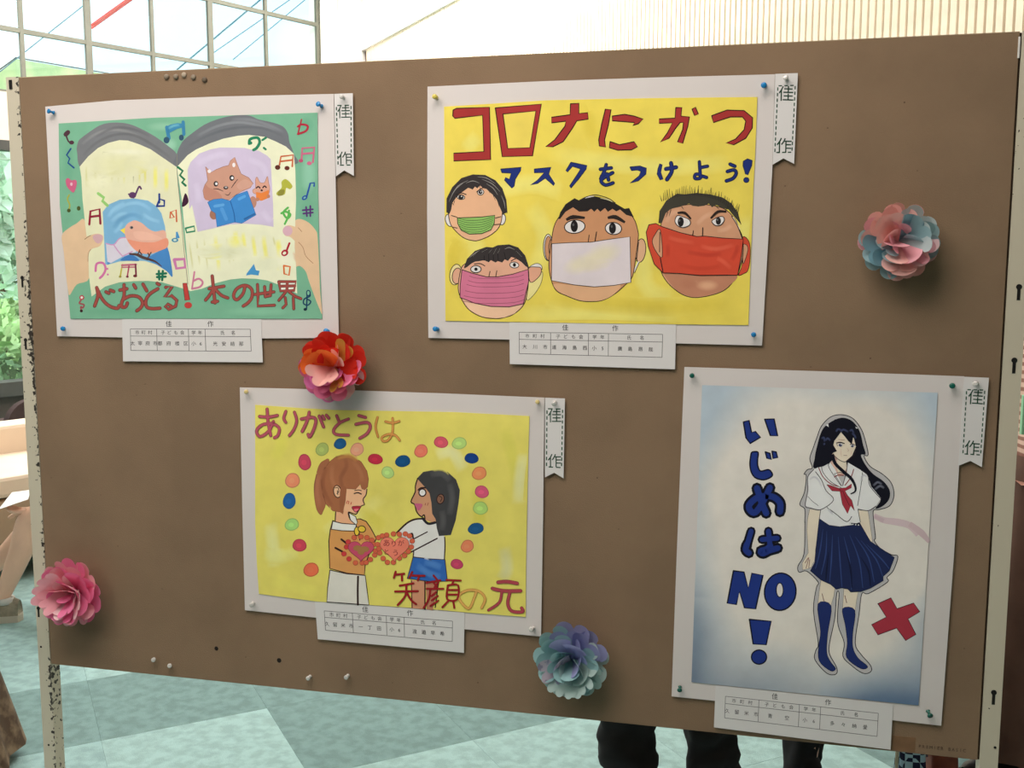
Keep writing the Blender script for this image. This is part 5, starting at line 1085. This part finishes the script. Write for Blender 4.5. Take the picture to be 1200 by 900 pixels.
flower(672.5, 766.5, 46, 'teal and violet paper flower beside the bottom right of the two girls poster', pal_bl,
    [(262, 26, 30, 4, .98, 'pale teal', D_(lift=.010, dep=.14)), (300, 28, 26, 3, .95, 'pale teal', D_(lift=.009)), (285, 58, 24, 1, .7, 'teal', D_(lift=.013, dep=.1)), (230, 50, 20, 1, .75, 'teal', D_(lift=.012)), (165, 46, 26, 2, .8, 'teal', D_(lift=.013)), (140, 58, 26, 1, .62, 'patterned lilac', D_(lift=.016, dep=.1)), (110, 32, 20, 1, .95, 'violet', D_(lift=.010, dep=.1)), (70, 40, 22, 1, .95, 'violet', D_(lift=.011, dep=.1)), (45, 42, 22, 1, .8, 'violet', D_(lift=.012, dep=.1)), (325, 62, 22, 1, .7, 'violet', D_(lift=.010)), (200, 30, 22, 2, .95, 'patterned lilac', D_(lift=.008)), (20, 30, 24, 2, .95, 'teal', D_(lift=.007)), (0, 55, 20, 1, .6, 'teal', D_(lift=.010))], 14)

# ================================================================ PEOPLE
skin_m = mat('skin', L3(214, 168, 138), .55, .04, 12); skin_p = mat('paler skin', L3(240, 196, 170), .55, .03, 12)
def skinmesh(name, J, Ed, root_j, m, parent, sub=2, wrinkle=0):
    """J: {name: (co, r)}; Ed: list of chains"""
    idx = {k: i for i, k in enumerate(J)}; me = bpy.data.meshes.new(name); ed = set()
    for ch in Ed:
        for p, q in zip(ch[:-1], ch[1:]): ed.add((idx[p], idx[q]))
    off = wloc(parent) if parent else Vector((0, 0, 0))
    me.from_pydata([tuple(Vector(J[k][0])-off) for k in J], list(ed), [])
    o = bpy.data.objects.new(name, me); col.objects.link(o)
    md = o.modifiers.new('skin', 'SKIN'); md.use_smooth_shade = True
    for k, i in idx.items():
        r = J[k][1]; r = r if isinstance(r, tuple) else (r, r)
        sv = me.skin_vertices[0].data[i]; sv.radius = r; sv.use_root = (k == root_j)
    s = o.modifiers.new('sub', 'SUBSURF'); s.levels = sub; s.render_levels = sub
    bpy.context.view_layer.update(); dg = bpy.context.evaluated_depsgraph_get()
    nm = bpy.data.meshes.new_from_object(o.evaluated_get(dg)); o.modifiers.clear(); o.data = nm
    nm.materials.clear(); nm.materials.append(m); o.parent = parent; nm.name = name
    if wrinkle:
        from mathutils import noise
        for q in nm.vertices:
            c = q.co+off; q.co += q.normal*wrinkle*(noise.noise(Vector((c.x*9, c.y*9, c.z*15)))+.5*noise.noise(Vector((c.x*22, c.y*22, c.z*34))))
    nm.polygons.foreach_set('use_smooth', [True]*len(nm.polygons))
    return o
def shoe(parent, ankle, d, m, sole_m, L=.25, name='shoe'):
    d = Vector((d[0], d[1], 0)).normalized(); s = Vector((-d.y, d.x, 0)); a0 = Vector((ankle[0], ankle[1], 0)); V = []; F = []
    prof = [(-.06, .030, .07), (-.03, .036, .085), (.03, .04, .08), (.08, .044, .062), (.13, .046, .05), (.165, .04, .042), (.19, .022, .03)]
    for t, w_, h in prof:
        c = a0+d*t*L/.25
        for k in range(9):
            an = PI*k/8; V.append(c+s*w_*math.cos(an)+Vector((0, 0, .018+h*math.sin(an))))
        V.append(c-s*w_*.95+Vector((0, 0, .012))); V.append(c+s*w_*.95+Vector((0, 0, .012)))
    n = 11
    for i in range(len(prof)-1):
        for j in range(n): F.append((i*n+j, i*n+(j+1) % n, (i+1)*n+(j+1) % n, (i+1)*n+j))
    F.append(tuple(range(n))); F.append(tuple((len(prof)-1)*n+j for j in range(n))[::-1])
    o = mesh_obj(name, V, F, m, parent, smooth=True)
    V = []; F = []
    ring = [(-.07, .0), (-.06, .032), (0, .04), (.08, .048), (.15, .046), (.195, .028), (.205, 0), (.195, -.028), (.15, -.046), (.08, -.048), (0, -.04), (-.06, -.032)]
    for z in (0, .028): V += [a0+d*t*L/.25+s*w_+Vector((0, 0, z)) for t, w_ in ring]
    n = len(ring); F = [tuple(range(n))[::-1], tuple(range(n, 2*n))]+[(i, (i+1) % n, n+(i+1) % n, n+i) for i in range(n)]
    mesh_obj('sole', V, F, sole_m, o); return o
def hand_bits(J, Ed, wrist, d, side, pref, curl=.4):
    d = d.normalized(); up = d.cross(side).normalized()
    J[pref+'p'] = (wrist+d*.045, (.03, .016)); Ed.append([pref+'w', pref+'p'])
    for i, (o_, L_) in enumerate(((.027, .066), (.009, .076), (-.009, .071), (-.026, .056))):
        b = wrist+d*.082+side*o_; c = b+(d*math.cos(curl*.5)-up*math.sin(curl*.5))*L_*.5; e = c+(d*math.cos(curl*1.6)-up*math.sin(curl*1.6))*L_*.5
        for q, (pp, r) in enumerate(((b, .0105), (c, .009), (e, .0075))): J[pref+'f%d%d' % (i, q)] = (pp, r)
        Ed.append([pref+'p', pref+'f%d0' % i, pref+'f%d1' % i, pref+'f%d2' % i])
    b = wrist+d*.035+side*.034; e = b+(d*.7+side*.7).normalized()*.035; e2 = e+(d*.95+side*.2)*.028
    for q, (pp, r) in enumerate(((b, .0125), (e, .0105), (e2, .0085))): J[pref+'t%d' % q] = (pp, r)
    Ed.append([pref+'p', pref+'t0', pref+'t1', pref+'t2'])
def head_parts(root, c, face, hair_m, long_=False):
    face = Vector((face[0], face[1], 0)).normalized(); s = Vector((-face.y, face.x, 0)); U_ = Vector((0, 0, 1))
    def ell(o, rx, ry, rz, n=16, zlim=-2, keep=None):
        V = []; F = []
        for i in range(n//2+1):
            th = PI*i/(n//2)
            for j in range(n): ph = 2*PI*j/n; V.append(o+face*rx*math.sin(th)*math.cos(ph)+s*ry*math.sin(th)*math.sin(ph)+U_*rz*math.cos(th))
        for i in range(n//2):
            for j in range(n):
                q = (i*n+j, i*n+(j+1) % n, (i+1)*n+(j+1) % n, (i+1)*n+j)
                if keep is None or all(keep(V[t]-o) for t in q): F.append(q)
        return V, F
    V, F = ell(c+U_*.012-face*.008, .106, .088, .125, 20, keep=lambda d: not (d.dot(face) > .045 and d.z < .045) and d.z > (-.11 if not long_ else -.2))
    mesh_obj('hair', V, F, hair_m, root, smooth=True)
    if long_:
        V, F = ell(c-face*.06-U_*.12, .05, .09, .2, 16); mesh_obj('hair', V, F, hair_m, root, smooth=True)
    ew = mat('eye white', (.8, .8, .78), .3); eb = mat('eye dark', (.03, .02, .02), .3)
    for k in (-1, 1):
        e = mesh_obj('eye', *ell(c+face*.070+s*.032*k+U_*.0, .012, .013, .008, 8), ew, root, smooth=True)
        mesh_obj('pupil', *ell(c+face*.0785+s*.032*k, .005, .006, .006, 8), eb, e, smooth=True)
    mesh_obj('lips', *ell(c+face*.074-U_*.06, .01, .024, .008, 10), mat('lips', L3(180, 100, 90), .4), root, smooth=True)
def head_joints(J, Ed, c, face, neck):
    face = Vector((face[0], face[1], 0)).normalized(); s = Vector((-face.y, face.x, 0)); U_ = Vector((0, 0, 1))
    J['jaw'] = (c-U_*.065+face*.02, (.058, .066)); J['mid'] = (c, (.078, .09)); J['crown'] = (c+U_*.055-face*.0, (.082, .086)); J['nose'] = (c-U_*.02+face*.098, .012)
    J['earl'] = (c+s*.083-U_*.005, .014); J['earr'] = (c-s*.083-U_*.005, .014)
    Ed += [[neck, 'jaw', 'mid', 'crown'], ['mid', 'nose'], ['mid', 'earl'], ['mid', 'earr']]
def standing(label, loc, ang, H, top_m, leg_m, hair_m, legs=((.0, .09), (.0, -.09)), lean=0, sleeve=True, leg_r=1.0, skirt=None, arms_up=False, long_=False, shoe_m=None):
    k = H/1.70; f = Vector((math.cos(ang), math.sin(ang), 0)); s = Vector((-f.y, f.x, 0)); U_ = Vector((0, 0, 1)); B = Vector((loc[0], loc[1], 0))
    root = empty('person', B, label, 'person')
    P = lambda fx, sy, z: B+f*fx*k+s*sy*k+U_*z*k
    J = {'pel': (P(0, 0, .96), (.09*k, .09*k)), 'waist': (P(0, 0, 1.08), (.085*k, .085*k)), 'chest': (P(.0, 0, 1.28), (.09*k, .09*k)), 'neck': (P(0, 0, 1.44), .052*k), 'neck2': (P(.01, 0, 1.49), .05*k)}
    Ed = [['pel', 'waist', 'chest', 'neck', 'neck2']]; head_joints(J, Ed, P(.02, 0, 1.59), f, 'neck2')
    for i, (fx, sy) in enumerate(legs):
        n = 'LR'[i]; sg = 1 if i == 0 else -1
        J[n+'hip'] = (P(0, .09*sg, .80), .082*k); J[n+'knee'] = (P(fx*.6+.02, sy, .48), .046*k); J[n+'ank'] = (P(fx, sy, .09), .038*k)
        Ed.append(['pel', n+'hip', n+'knee', n+'ank'])
        J[n+'sh'] = (P(0, .175*sg, 1.36), .046*k)
        if arms_up: J[n+'el'] = (P(.05, .22*sg, 1.14), .042*k); J[n+'w'] = (P(.26, .14*sg, 1.13), .028*k)
        else: J[n+'el'] = (P(-.02, .25*sg, 1.12), .042*k); J[n+'w'] = (P(.06, .25*sg, .88), .028*k)
        Ed.append(['chest', n+'sh', n+'el', n+'w'])
        hand_bits(J, Ed, J[n+'w'][0], (J[n+'w'][0]-J[n+'el'][0]), f if not arms_up else s*-sg, n)
    skinmesh('body', J, Ed, 'pel', skin_m, root)
    g = {q: J[q] for q in ('pel', 'Lhip', 'Lknee', 'Rhip', 'Rknee')}; x = {}
    for q, (c, r) in g.items(): rr = r if isinstance(r, tuple) else (r, r); x[q] = (c, (rr[0]*1.0+max(.022*k*leg_r, .030), rr[1]+max(.026*k*leg_r, .030)))
    for n in 'LR': x[n+'knee'] = (J[n+'knee'][0], (.066 if leg_r > .6 else .070)*k)
    for n in 'LR': x[n+'cuff'] = (J[n+'ank'][0]+U_*.0, .058*k*max(leg_r, .8)); x[n+'mid'] = ((J[n+'ank'][0]+J[n+'knee'][0])/2, .064*k*max(leg_r, .85))
    if skirt is None: skinmesh('trousers', x, [['pel', 'Lhip', 'Lknee', 'Lmid', 'Lcuff'], ['pel', 'Rhip', 'Rknee', 'Rmid', 'Rcuff']], 'pel', leg_m, root, sub=3, wrinkle=.022)
    else:
        V = []; F = []; n_ = 48; hem, rad = skirt[:2]; sh_ = skirt[2] if len(skirt) > 2 else 0
        for i in range(13):
            t = i/12; z = 1.04-(1.04-hem)*t; r = .13+(rad-.13)*t**.8
            for j in range(n_):
                th = 2*PI*j/n_; rr = r*(1+.07*t*math.sin(9*th)); V.append(P(math.cos(th)*rr+sh_*t, math.sin(th)*rr, z))
        for i in range(12):
            for j in range(n_): F.append((i*n_+j, i*n_+(j+1) % n_, (i+1)*n_+(j+1) % n_, (i+1)*n_+j))
        mesh_obj('skirt', V, F, leg_m, root, smooth=True)
    y = {'waist0': (P(0, 0, .97), .135*k)}
    for q in ('waist', 'chest', 'neck'): y[q] = (J[q][0], {'waist': .125, 'chest': .126, 'neck': .07}[q]*k)
    y['neck'] = (J['neck'][0]-U_*.03, .062*k)
    E2 = [['waist0', 'waist', 'chest', 'neck']]
    for n in 'LR':
        y[n+'sh'] = (J[n+'sh'][0], .078*k); e = J[n+'el'][0]; y[n+'el'] = (e, .058*k); E2.append(['chest', n+'sh', n+'el'])
        if sleeve: y[n+'w'] = (J[n+'el'][0].lerp(J[n+'w'][0], .9), .04*k); E2[-1].append(n+'w')
    skinmesh('shirt', y, E2, 'waist', top_m, root)
    head_parts(root, P(.02, 0, 1.59), f, hair_m, long_)
    for n in 'LR': shoe(root, J[n+'ank'][0], f, shoe_m or mat('black leather', L3(40, 36, 34), .4), mat('dark sole', L3(30, 28, 26), .8))
    return root
hair_b = mat('black hair', L3(34, 28, 26), .5, .15, 60)
trou = mat('black trouser cloth', L3(34, 31, 32), .9, .18, 14, .3)
def gxy(px, z): p = c2w(px, HY, z); return (p.x, p.y)
# two people standing behind the board: only their trouser legs show under it
def legs_for(p, ang, pa, pb):
    f = Vector((math.cos(ang), math.sin(ang), 0)); s = Vector((-f.y, f.x, 0)); B = Vector((p[0], p[1], 0)); o = []
    for q in (pa, pb): v = Vector((q[0], q[1], 0))-B; o.append((v.dot(f)/.965, v.dot(s)/.965))
    return o
zA = 2.12; angA = math.atan2(fwd.y, fwd.x)
fa = Vector((math.cos(angA), math.sin(angA), 0))
lA, lB = gxy(744, zA), gxy(851, zA+.05); mid_ = ((lA[0]+lB[0])/2, (lA[1]+lB[1])/2)
standing('person in black trousers, both legs seen below the board right of the teal flower', mid_, angA, 1.62, mat('grey shirt cloth', L3(150, 150, 155), .9, .05, 12), trou, hair_b, legs=legs_for(mid_, angA, lA, lB), leg_r=1.02)
zB = 2.52; angB = angA-PI/2*.93
l1, l2 = gxy(958, zB), gxy(962, zB+.14); mid2 = ((l1[0]+l2[0])/2, (l1[1]+l2[1])/2)
standing('person in dark trousers, one thin leg seen below the board under the schoolgirl slip', mid2, angB, 1.60, mat('navy shirt cloth', L3(60, 66, 90), .9, .05, 12), trou, hair_b, legs=legs_for(mid2, angB, l2, l1), leg_r=.5)
# person at the right edge in a striped knit
def stripe_mat():
    m = mat('striped knit', L3(206, 166, 146), .95); t = m.node_tree; b = t.nodes['Principled BSDF']; co = t.nodes.new('ShaderNodeTexCoord'); wv = t.nodes.new('ShaderNodeTexWave'); wv.bands_direction = 'Z'; wv.inputs['Scale'].default_value = 14; wv.inputs['Distortion'].default_value = 1.2; wv.inputs['Detail'].default_value = 1
    r = t.nodes.new('ShaderNodeValToRGB'); r.color_ramp.elements[0].position = .3; r.color_ramp.elements[1].position = .6; r.color_ramp.elements[0].color = (*L3(150, 104, 88), 1); r.color_ramp.elements[1].color = (*L3(214, 178, 158), 1)
    t.links.new(co.outputs['Object'], wv.inputs['Vector']); t.links.new(wv.outputs['Fac'], r.inputs['Fac']); t.links.new(r.outputs['Color'], b.inputs['Base Color']); return m
zR = 2.75; pR = gxy(1258, zR)
pr = standing('person in pink striped knit top and brown skirt beside the right board post', pR, angA+PI/2+.3, 1.58, stripe_mat(), mat('dark brown skirt cloth', L3(96, 68, 56), .95, .1, 12), hair_b, sleeve=True, skirt=(.16, .26), arms_up=False, long_=False)
# mint folder under the arm, resting against the shirt
fp = c2w(1211, 486, zR-.17)
fo = empty('folder', fp, 'mint green folder held by the person at the right edge', 'folder')
MB().box(fp, (.06, .012, .10), angA-PI/2).build('cover', mat('mint plastic', L3(150, 205, 160), .5), fo, bevel=.001)
# cloth bags standing on the floor behind the right end of the board
def bag(name, px, z, w_, h, d, m, label, hand_m, rot):
    x, y = gxy(px, z); root = empty(name, (x, y, 0), label, 'bag'); V = []; F = []; n = 20
    for i in range(9):
        t = i/8; zz_ = h*t
        for j in range(n):
            th = 2*PI*j/n; sx = math.copysign(abs(math.cos(th))**.45, math.cos(th)); sy = math.copysign(abs(math.sin(th))**.45, math.sin(th)); ww = w_/2*(1-.12*t+.03*math.sin(5*t+j)); dd = d/2*(1-.6*t**2)
            X = sx*ww; Y = sy*dd; V.append(Vector((x+X*math.cos(rot)-Y*math.sin(rot), y+X*math.sin(rot)+Y*math.cos(rot), zz_+.015*math.sin(j*1.3)*t)))
    for i in range(8):
        for j in range(n): F.append((i*n+j, i*n+(j+1) % n, (i+1)*n+(j+1) % n, (i+1)*n+j))
    F.append(tuple(range(n))[::-1]); F.append(tuple(8*n+j for j in range(n)))
    mesh_obj('bag_body', V, F, m, root, smooth=True)
    X = Vector((math.cos(rot), math.sin(rot), 0)); B = Vector((x, y, h))
    MB().tube([B-X*w_*.43-Vector((0, 0, .12)), B-X*w_*.45, B+X*w_*.45, B+X*w_*.43-Vector((0, 0, .12))], .008, 8).build('piping', hand_m, root, smooth=True)
def check_mat():
    m = mat('navy check cloth', L3(30, 36, 70), .9); t = m.node_tree; b = t.nodes['Principled BSDF']; co = t.nodes.new('ShaderNodeTexCoord'); ck = t.nodes.new('ShaderNodeTexChecker'); ck.inputs['Scale'].default_value = 55
    ck.inputs[1].default_value = (*L3(24, 28, 60), 1); ck.inputs[2].default_value = (*L3(170, 200, 214), 1); t.links.new(co.outputs['Object'], ck.inputs['Vector']); t.links.new(ck.outputs['Color'], b.inputs['Base Color']); return m
def zfor(px, py, h):     # depth at which height h appears at pixel row py
    d = ray(px, py); return (h-CAM.z)/d.z
bag('cloth_bag', 1096, zfor(1096, 889, .30), .07, .30, .12, check_mat(), 'navy and pale blue checked cloth bag with cream piping below the lower right board corner', mat('cream piping', L3(226, 206, 170), .8), YAW*-1*0+.2)
bag('leather_bag', 1133, zfor(1133, 892, .32)+.12, .075, .32, .13, mat('red brown leather', L3(130, 62, 40), .5, .2, 14), 'red brown bag beside the checked bag below the lower right board corner', mat('dark piping', L3(50, 30, 50), .6), .2)

# ---- person on the left, lower edge: patterned long skirt and one pale shoe -----
sk = mat('brown mottled cloth', L3(116, 97, 76), .95, scale=20, c2=L3(74, 57, 42), vlo=.42, vhi=.6)
fl = onfloor(27, 889); pl = (fl.x-.41, fl.y-.12)
standing('person in a long brown mottled skirt and pale shoe at the lower left edge', pl, -.15, 1.6, mat('olive blouse cloth', L3(130, 120, 90), .9, .05, 12), sk, hair_b, skirt=(.04, .28, .2), shoe_m=mat('pale beige shoe', L3(226, 206, 172), .6), legs=((.10, .09), (.34, -.09)))

# ---- seated person on the left ------------------------------------------------
zk = 3.95
def seated():
    ft = onfloor(4, 729); ft = Vector((ft.x, ft.y, 0)); root = empty('person', (ft.x+.5, ft.y+.2, 0), 'seated person in black shorts and grey sneakers holding a paper, left of the board', 'person')
    zf = (ft-CAM).dot(fwd); R_ = RT.copy(); R_.z = 0; R_.normalize(); Fh = Vector((fwd.x, fwd.y, 0)).normalized()
    kn = c2w(33, 607, zf+.02); hip = kn+R_*.36+Fh*.12; hip.z = .50; kn2 = kn+Fh*.24-R_*.03; hip2 = hip+Fh*.2-R_*.05; pel = (hip+hip2)/2+Vector((0, 0, .04))+R_*.02
    ak = Vector((ft.x-.005, ft.y+.02, .12)); ak2 = ak+Fh*.24-R_*.2
    f = (-R_-Fh*.1).normalized(); ch = pel+Vector((0, 0, .36))+f*.04; nk = ch+Vector((0, 0, .18)); hd = nk+Vector((0, 0, .13))+f*.03
    J = {'pel': (pel, (.10, .10)), 'chest': (ch, (.09, .09)), 'neck': (nk, .05), 'Lhip': (hip, .082), 'Lth': (hip.lerp(kn, .55), .072), 'Lknee': (kn, .056), 'Lcalf': (kn.lerp(ak, .38)+R_*.018, .053), 'Lank': (ak, .034), 'Lft': (ak+f*.04-Vector((0, 0, .06)), .034),
         'Rhip': (hip2, .082), 'Rth': (hip2.lerp(kn2, .55), .072), 'Rknee': (kn2, .056), 'Rcalf': (kn2.lerp(ak2, .38)+R_*.018, .053), 'Rank': (ak2, .034), 'Rft': (ak2+f*.04-Vector((0, 0, .06)), .034)}
    Ed = [['pel', 'chest', 'neck'], ['pel', 'Lhip', 'Lth', 'Lknee', 'Lcalf', 'Lank', 'Lft'], ['pel', 'Rhip', 'Rth', 'Rknee', 'Rcalf', 'Rank', 'Rft']]
    head_joints(J, Ed, hd, f, 'neck')
    for n, sg in (('L', -1), ('R', 1)):
        J[n+'sh'] = (ch+Vector((0, 0, .08))+Fh*.17*sg, .052); J[n+'el'] = (ch+Fh*.2*sg+f*.03-Vector((0, 0, .2)), .04); J[n+'w'] = (c2w(52, 596, zf+.12+.09*sg), .027)
        Ed.append(['chest', n+'sh', n+'el', n+'w']); hand_bits(J, Ed, J[n+'w'][0], f+Vector((0, 0, -.1)), Fh*-sg, n, .3)
    skinmesh('body', J, Ed, 'pel', skin_p, root)
    blkc = mat('black shorts cloth', L3(30, 28, 30), .9, .1, 10)
    x = {'p': (pel, .10), 'a': (hip, .098), 'b': (hip.lerp(kn, .5), .09), 'c': (hip.lerp(kn, .74), .083), 'd': (hip2, .098), 'e': (hip2.lerp(kn2, .55), .092), 'f': (hip2.lerp(kn2, .88), .084)}
    skinmesh('shorts', x, [['p', 'a', 'b', 'c'], ['p', 'd', 'e', 'f']], 'p', blkc, root)
    y = {'w': (pel+Vector((0, 0, .06)), .14), 'c': (ch, .14), 'n': (nk-Vector((0, 0, .03)), .068)}; E2 = [['w', 'c', 'n']]
    for n in 'LR': y[n+'s'] = (J[n+'sh'][0], .068); y[n+'e'] = (J[n+'el'][0], .056); E2.append(['c', n+'s', n+'e'])
    skinmesh('shirt', y, E2, 'w', mat('white shirt cloth', L3(220, 218, 214), .9, .03, 10), root)
    head_parts(root, hd, f, hair_b)
    gs = mat('grey sneaker fabric', L3(150, 140, 122), .9, .1, 60, .3); so = mat('pale rubber sole', L3(196, 188, 172), .7)
    for n, q in (('L', ak), ('R', ak2)):
        shoe(root, (q.x, q.y), f, gs, so, .25, 'sneaker')
        MB().lathe((q.x, q.y, .075), (0, 0, 1), [(.037, 0), (.042, .01), (.041, .02), (.037, .026)], 14).build('sock', mat('pale grey sock', L3(206, 202, 198), .95), root, smooth=True)
    # stool carrying the sitter
    st = empty('stool', (pel.x, pel.y, 0), 'round dark stool the seated person sits on behind the board', 'stool')
    MB().lathe((pel.x, pel.y, .27), (0, 0, 1), [(.17, 0), (.19, .01), (.19, .05), (.17, .06)], 24).build('seat', mat('dark vinyl', L3(60, 50, 46), .5), st, smooth=True)
    for k in range(4):
        t = PI/4+k*PI/2; MB().tube([(pel.x+.13*math.cos(t), pel.y+.13*math.sin(t), .28), (pel.x+.17*math.cos(t), pel.y+.17*math.sin(t), 0)], .012, 8).build('leg', frame_m, st)
    # paper held over the knee
    q = [c2w(-2, 597, zf-.06), c2w(33, 585, zf-.04), c2w(36, 574, zf+.2), c2w(14, 577, zf+.22)]
    pp = empty('paper_leaflet', q[0], 'white paper leaflet held by the seated person over the knee', 'paper')
    mesh_obj('sheet', q+[v-Vector((0, 0, .001)) for v in q], [(0, 1, 2, 3), (7, 6, 5, 4), (0, 4, 5, 1), (1, 5, 6, 2), (2, 6, 7, 3), (3, 7, 4, 0)], slip_m, pp)
    return zf
zf = seated()
# ---- cream sofa against the window -------------------------------------------------
vin = mat('cream beige vinyl', L3(222, 200, 178), .5, .03, 4); vin2 = mat('tan vinyl', L3(172, 144, 118), .55, .05, 6)
zs_ = 5.15; top_ = c2w(5, 493, zs_+.25).z; seat_z = c2w(5, 553, zs_-.35).z; bse = Vector((*gxy(5, zs_), 0))
sd = (dW*-1); sn = nW  # runs along the window wall
def sbox(c_al, c_out, z0, z1, l_, d_, name, m, parent):
    c = bse+dW*c_al+nW*c_out; return MB().box((c.x, c.y, (z0+z1)/2), (l_, d_, z1-z0), ax=(dW, nW, Vector((0, 0, 1)))).build(name, m, parent, bevel=.02)
sofa = empty('sofa', bse, 'cream vinyl sofa in front of the window, left of the board', 'sofa')
sbox(.5, -.12, .10, top_, 2.2, .18, 'backrest', vin, sofa)
sbox(.5, .25, seat_z-.10, seat_z, 2.2, .60, 'seat_cushion', vin, sofa)
sbox(.5, .25, .10, seat_z-.112, 2.16, .56, 'base', vin2, sofa)
for u in (-.5, 1.5):
    for v in (-.1, .45): sbox(u, v, 0, .10, .05, .05, 'leg', mat('dark wood leg', L3(50, 36, 28), .5), sofa)
# dark chair behind the sofa, only the top of its back shows
cz = 6.3; cb = Vector((*gxy(27, cz), 0)); ch_ = empty('dark_chair', cb, 'dark brown chair with rounded back behind the sofa next to the left post', 'chair')
tz = c2w(27, 470, cz).z
mbk = MB(); V = []; n = 16
for i in range(n+1):
    t = PI*i/n; V.append((math.cos(t)*.17, tz-.17+math.sin(t)*.17))
V = [(.17, .45)]+V+[(-.17, .45)]
Vf = [cb+dW*x+nW*.03+Vector((0, 0, z)) for x, z in V]+[cb+dW*x-nW*.03+Vector((0, 0, z)) for x, z in V]; m_ = len(V)
dkb = mat('dark brown fabric', L3(60, 42, 40), .9, .08, 20)
mesh_obj('backrest', Vf, [tuple(range(m_)), tuple(range(2*m_-1, m_-1, -1))]+[(i, (i+1) % m_, m_+(i+1) % m_, m_+i) for i in range(m_)], dkb, ch_)
MB().box(cb-nW*.22+Vector((0, 0, .44)), (.4, .42, .06), ax=(dW, nW, Vector((0, 0, 1)))).build('seat', dkb, ch_, bevel=.01)
for u in (-.17, .17):
    for v in (-.4, -.02): q = cb+dW*u+nW*v; MB().tube([zat(q, 0), zat(q, .42)], .014, 8).build('leg', frame_m, ch_)
bpy.data.objects.remove(fob, do_unlink=True)
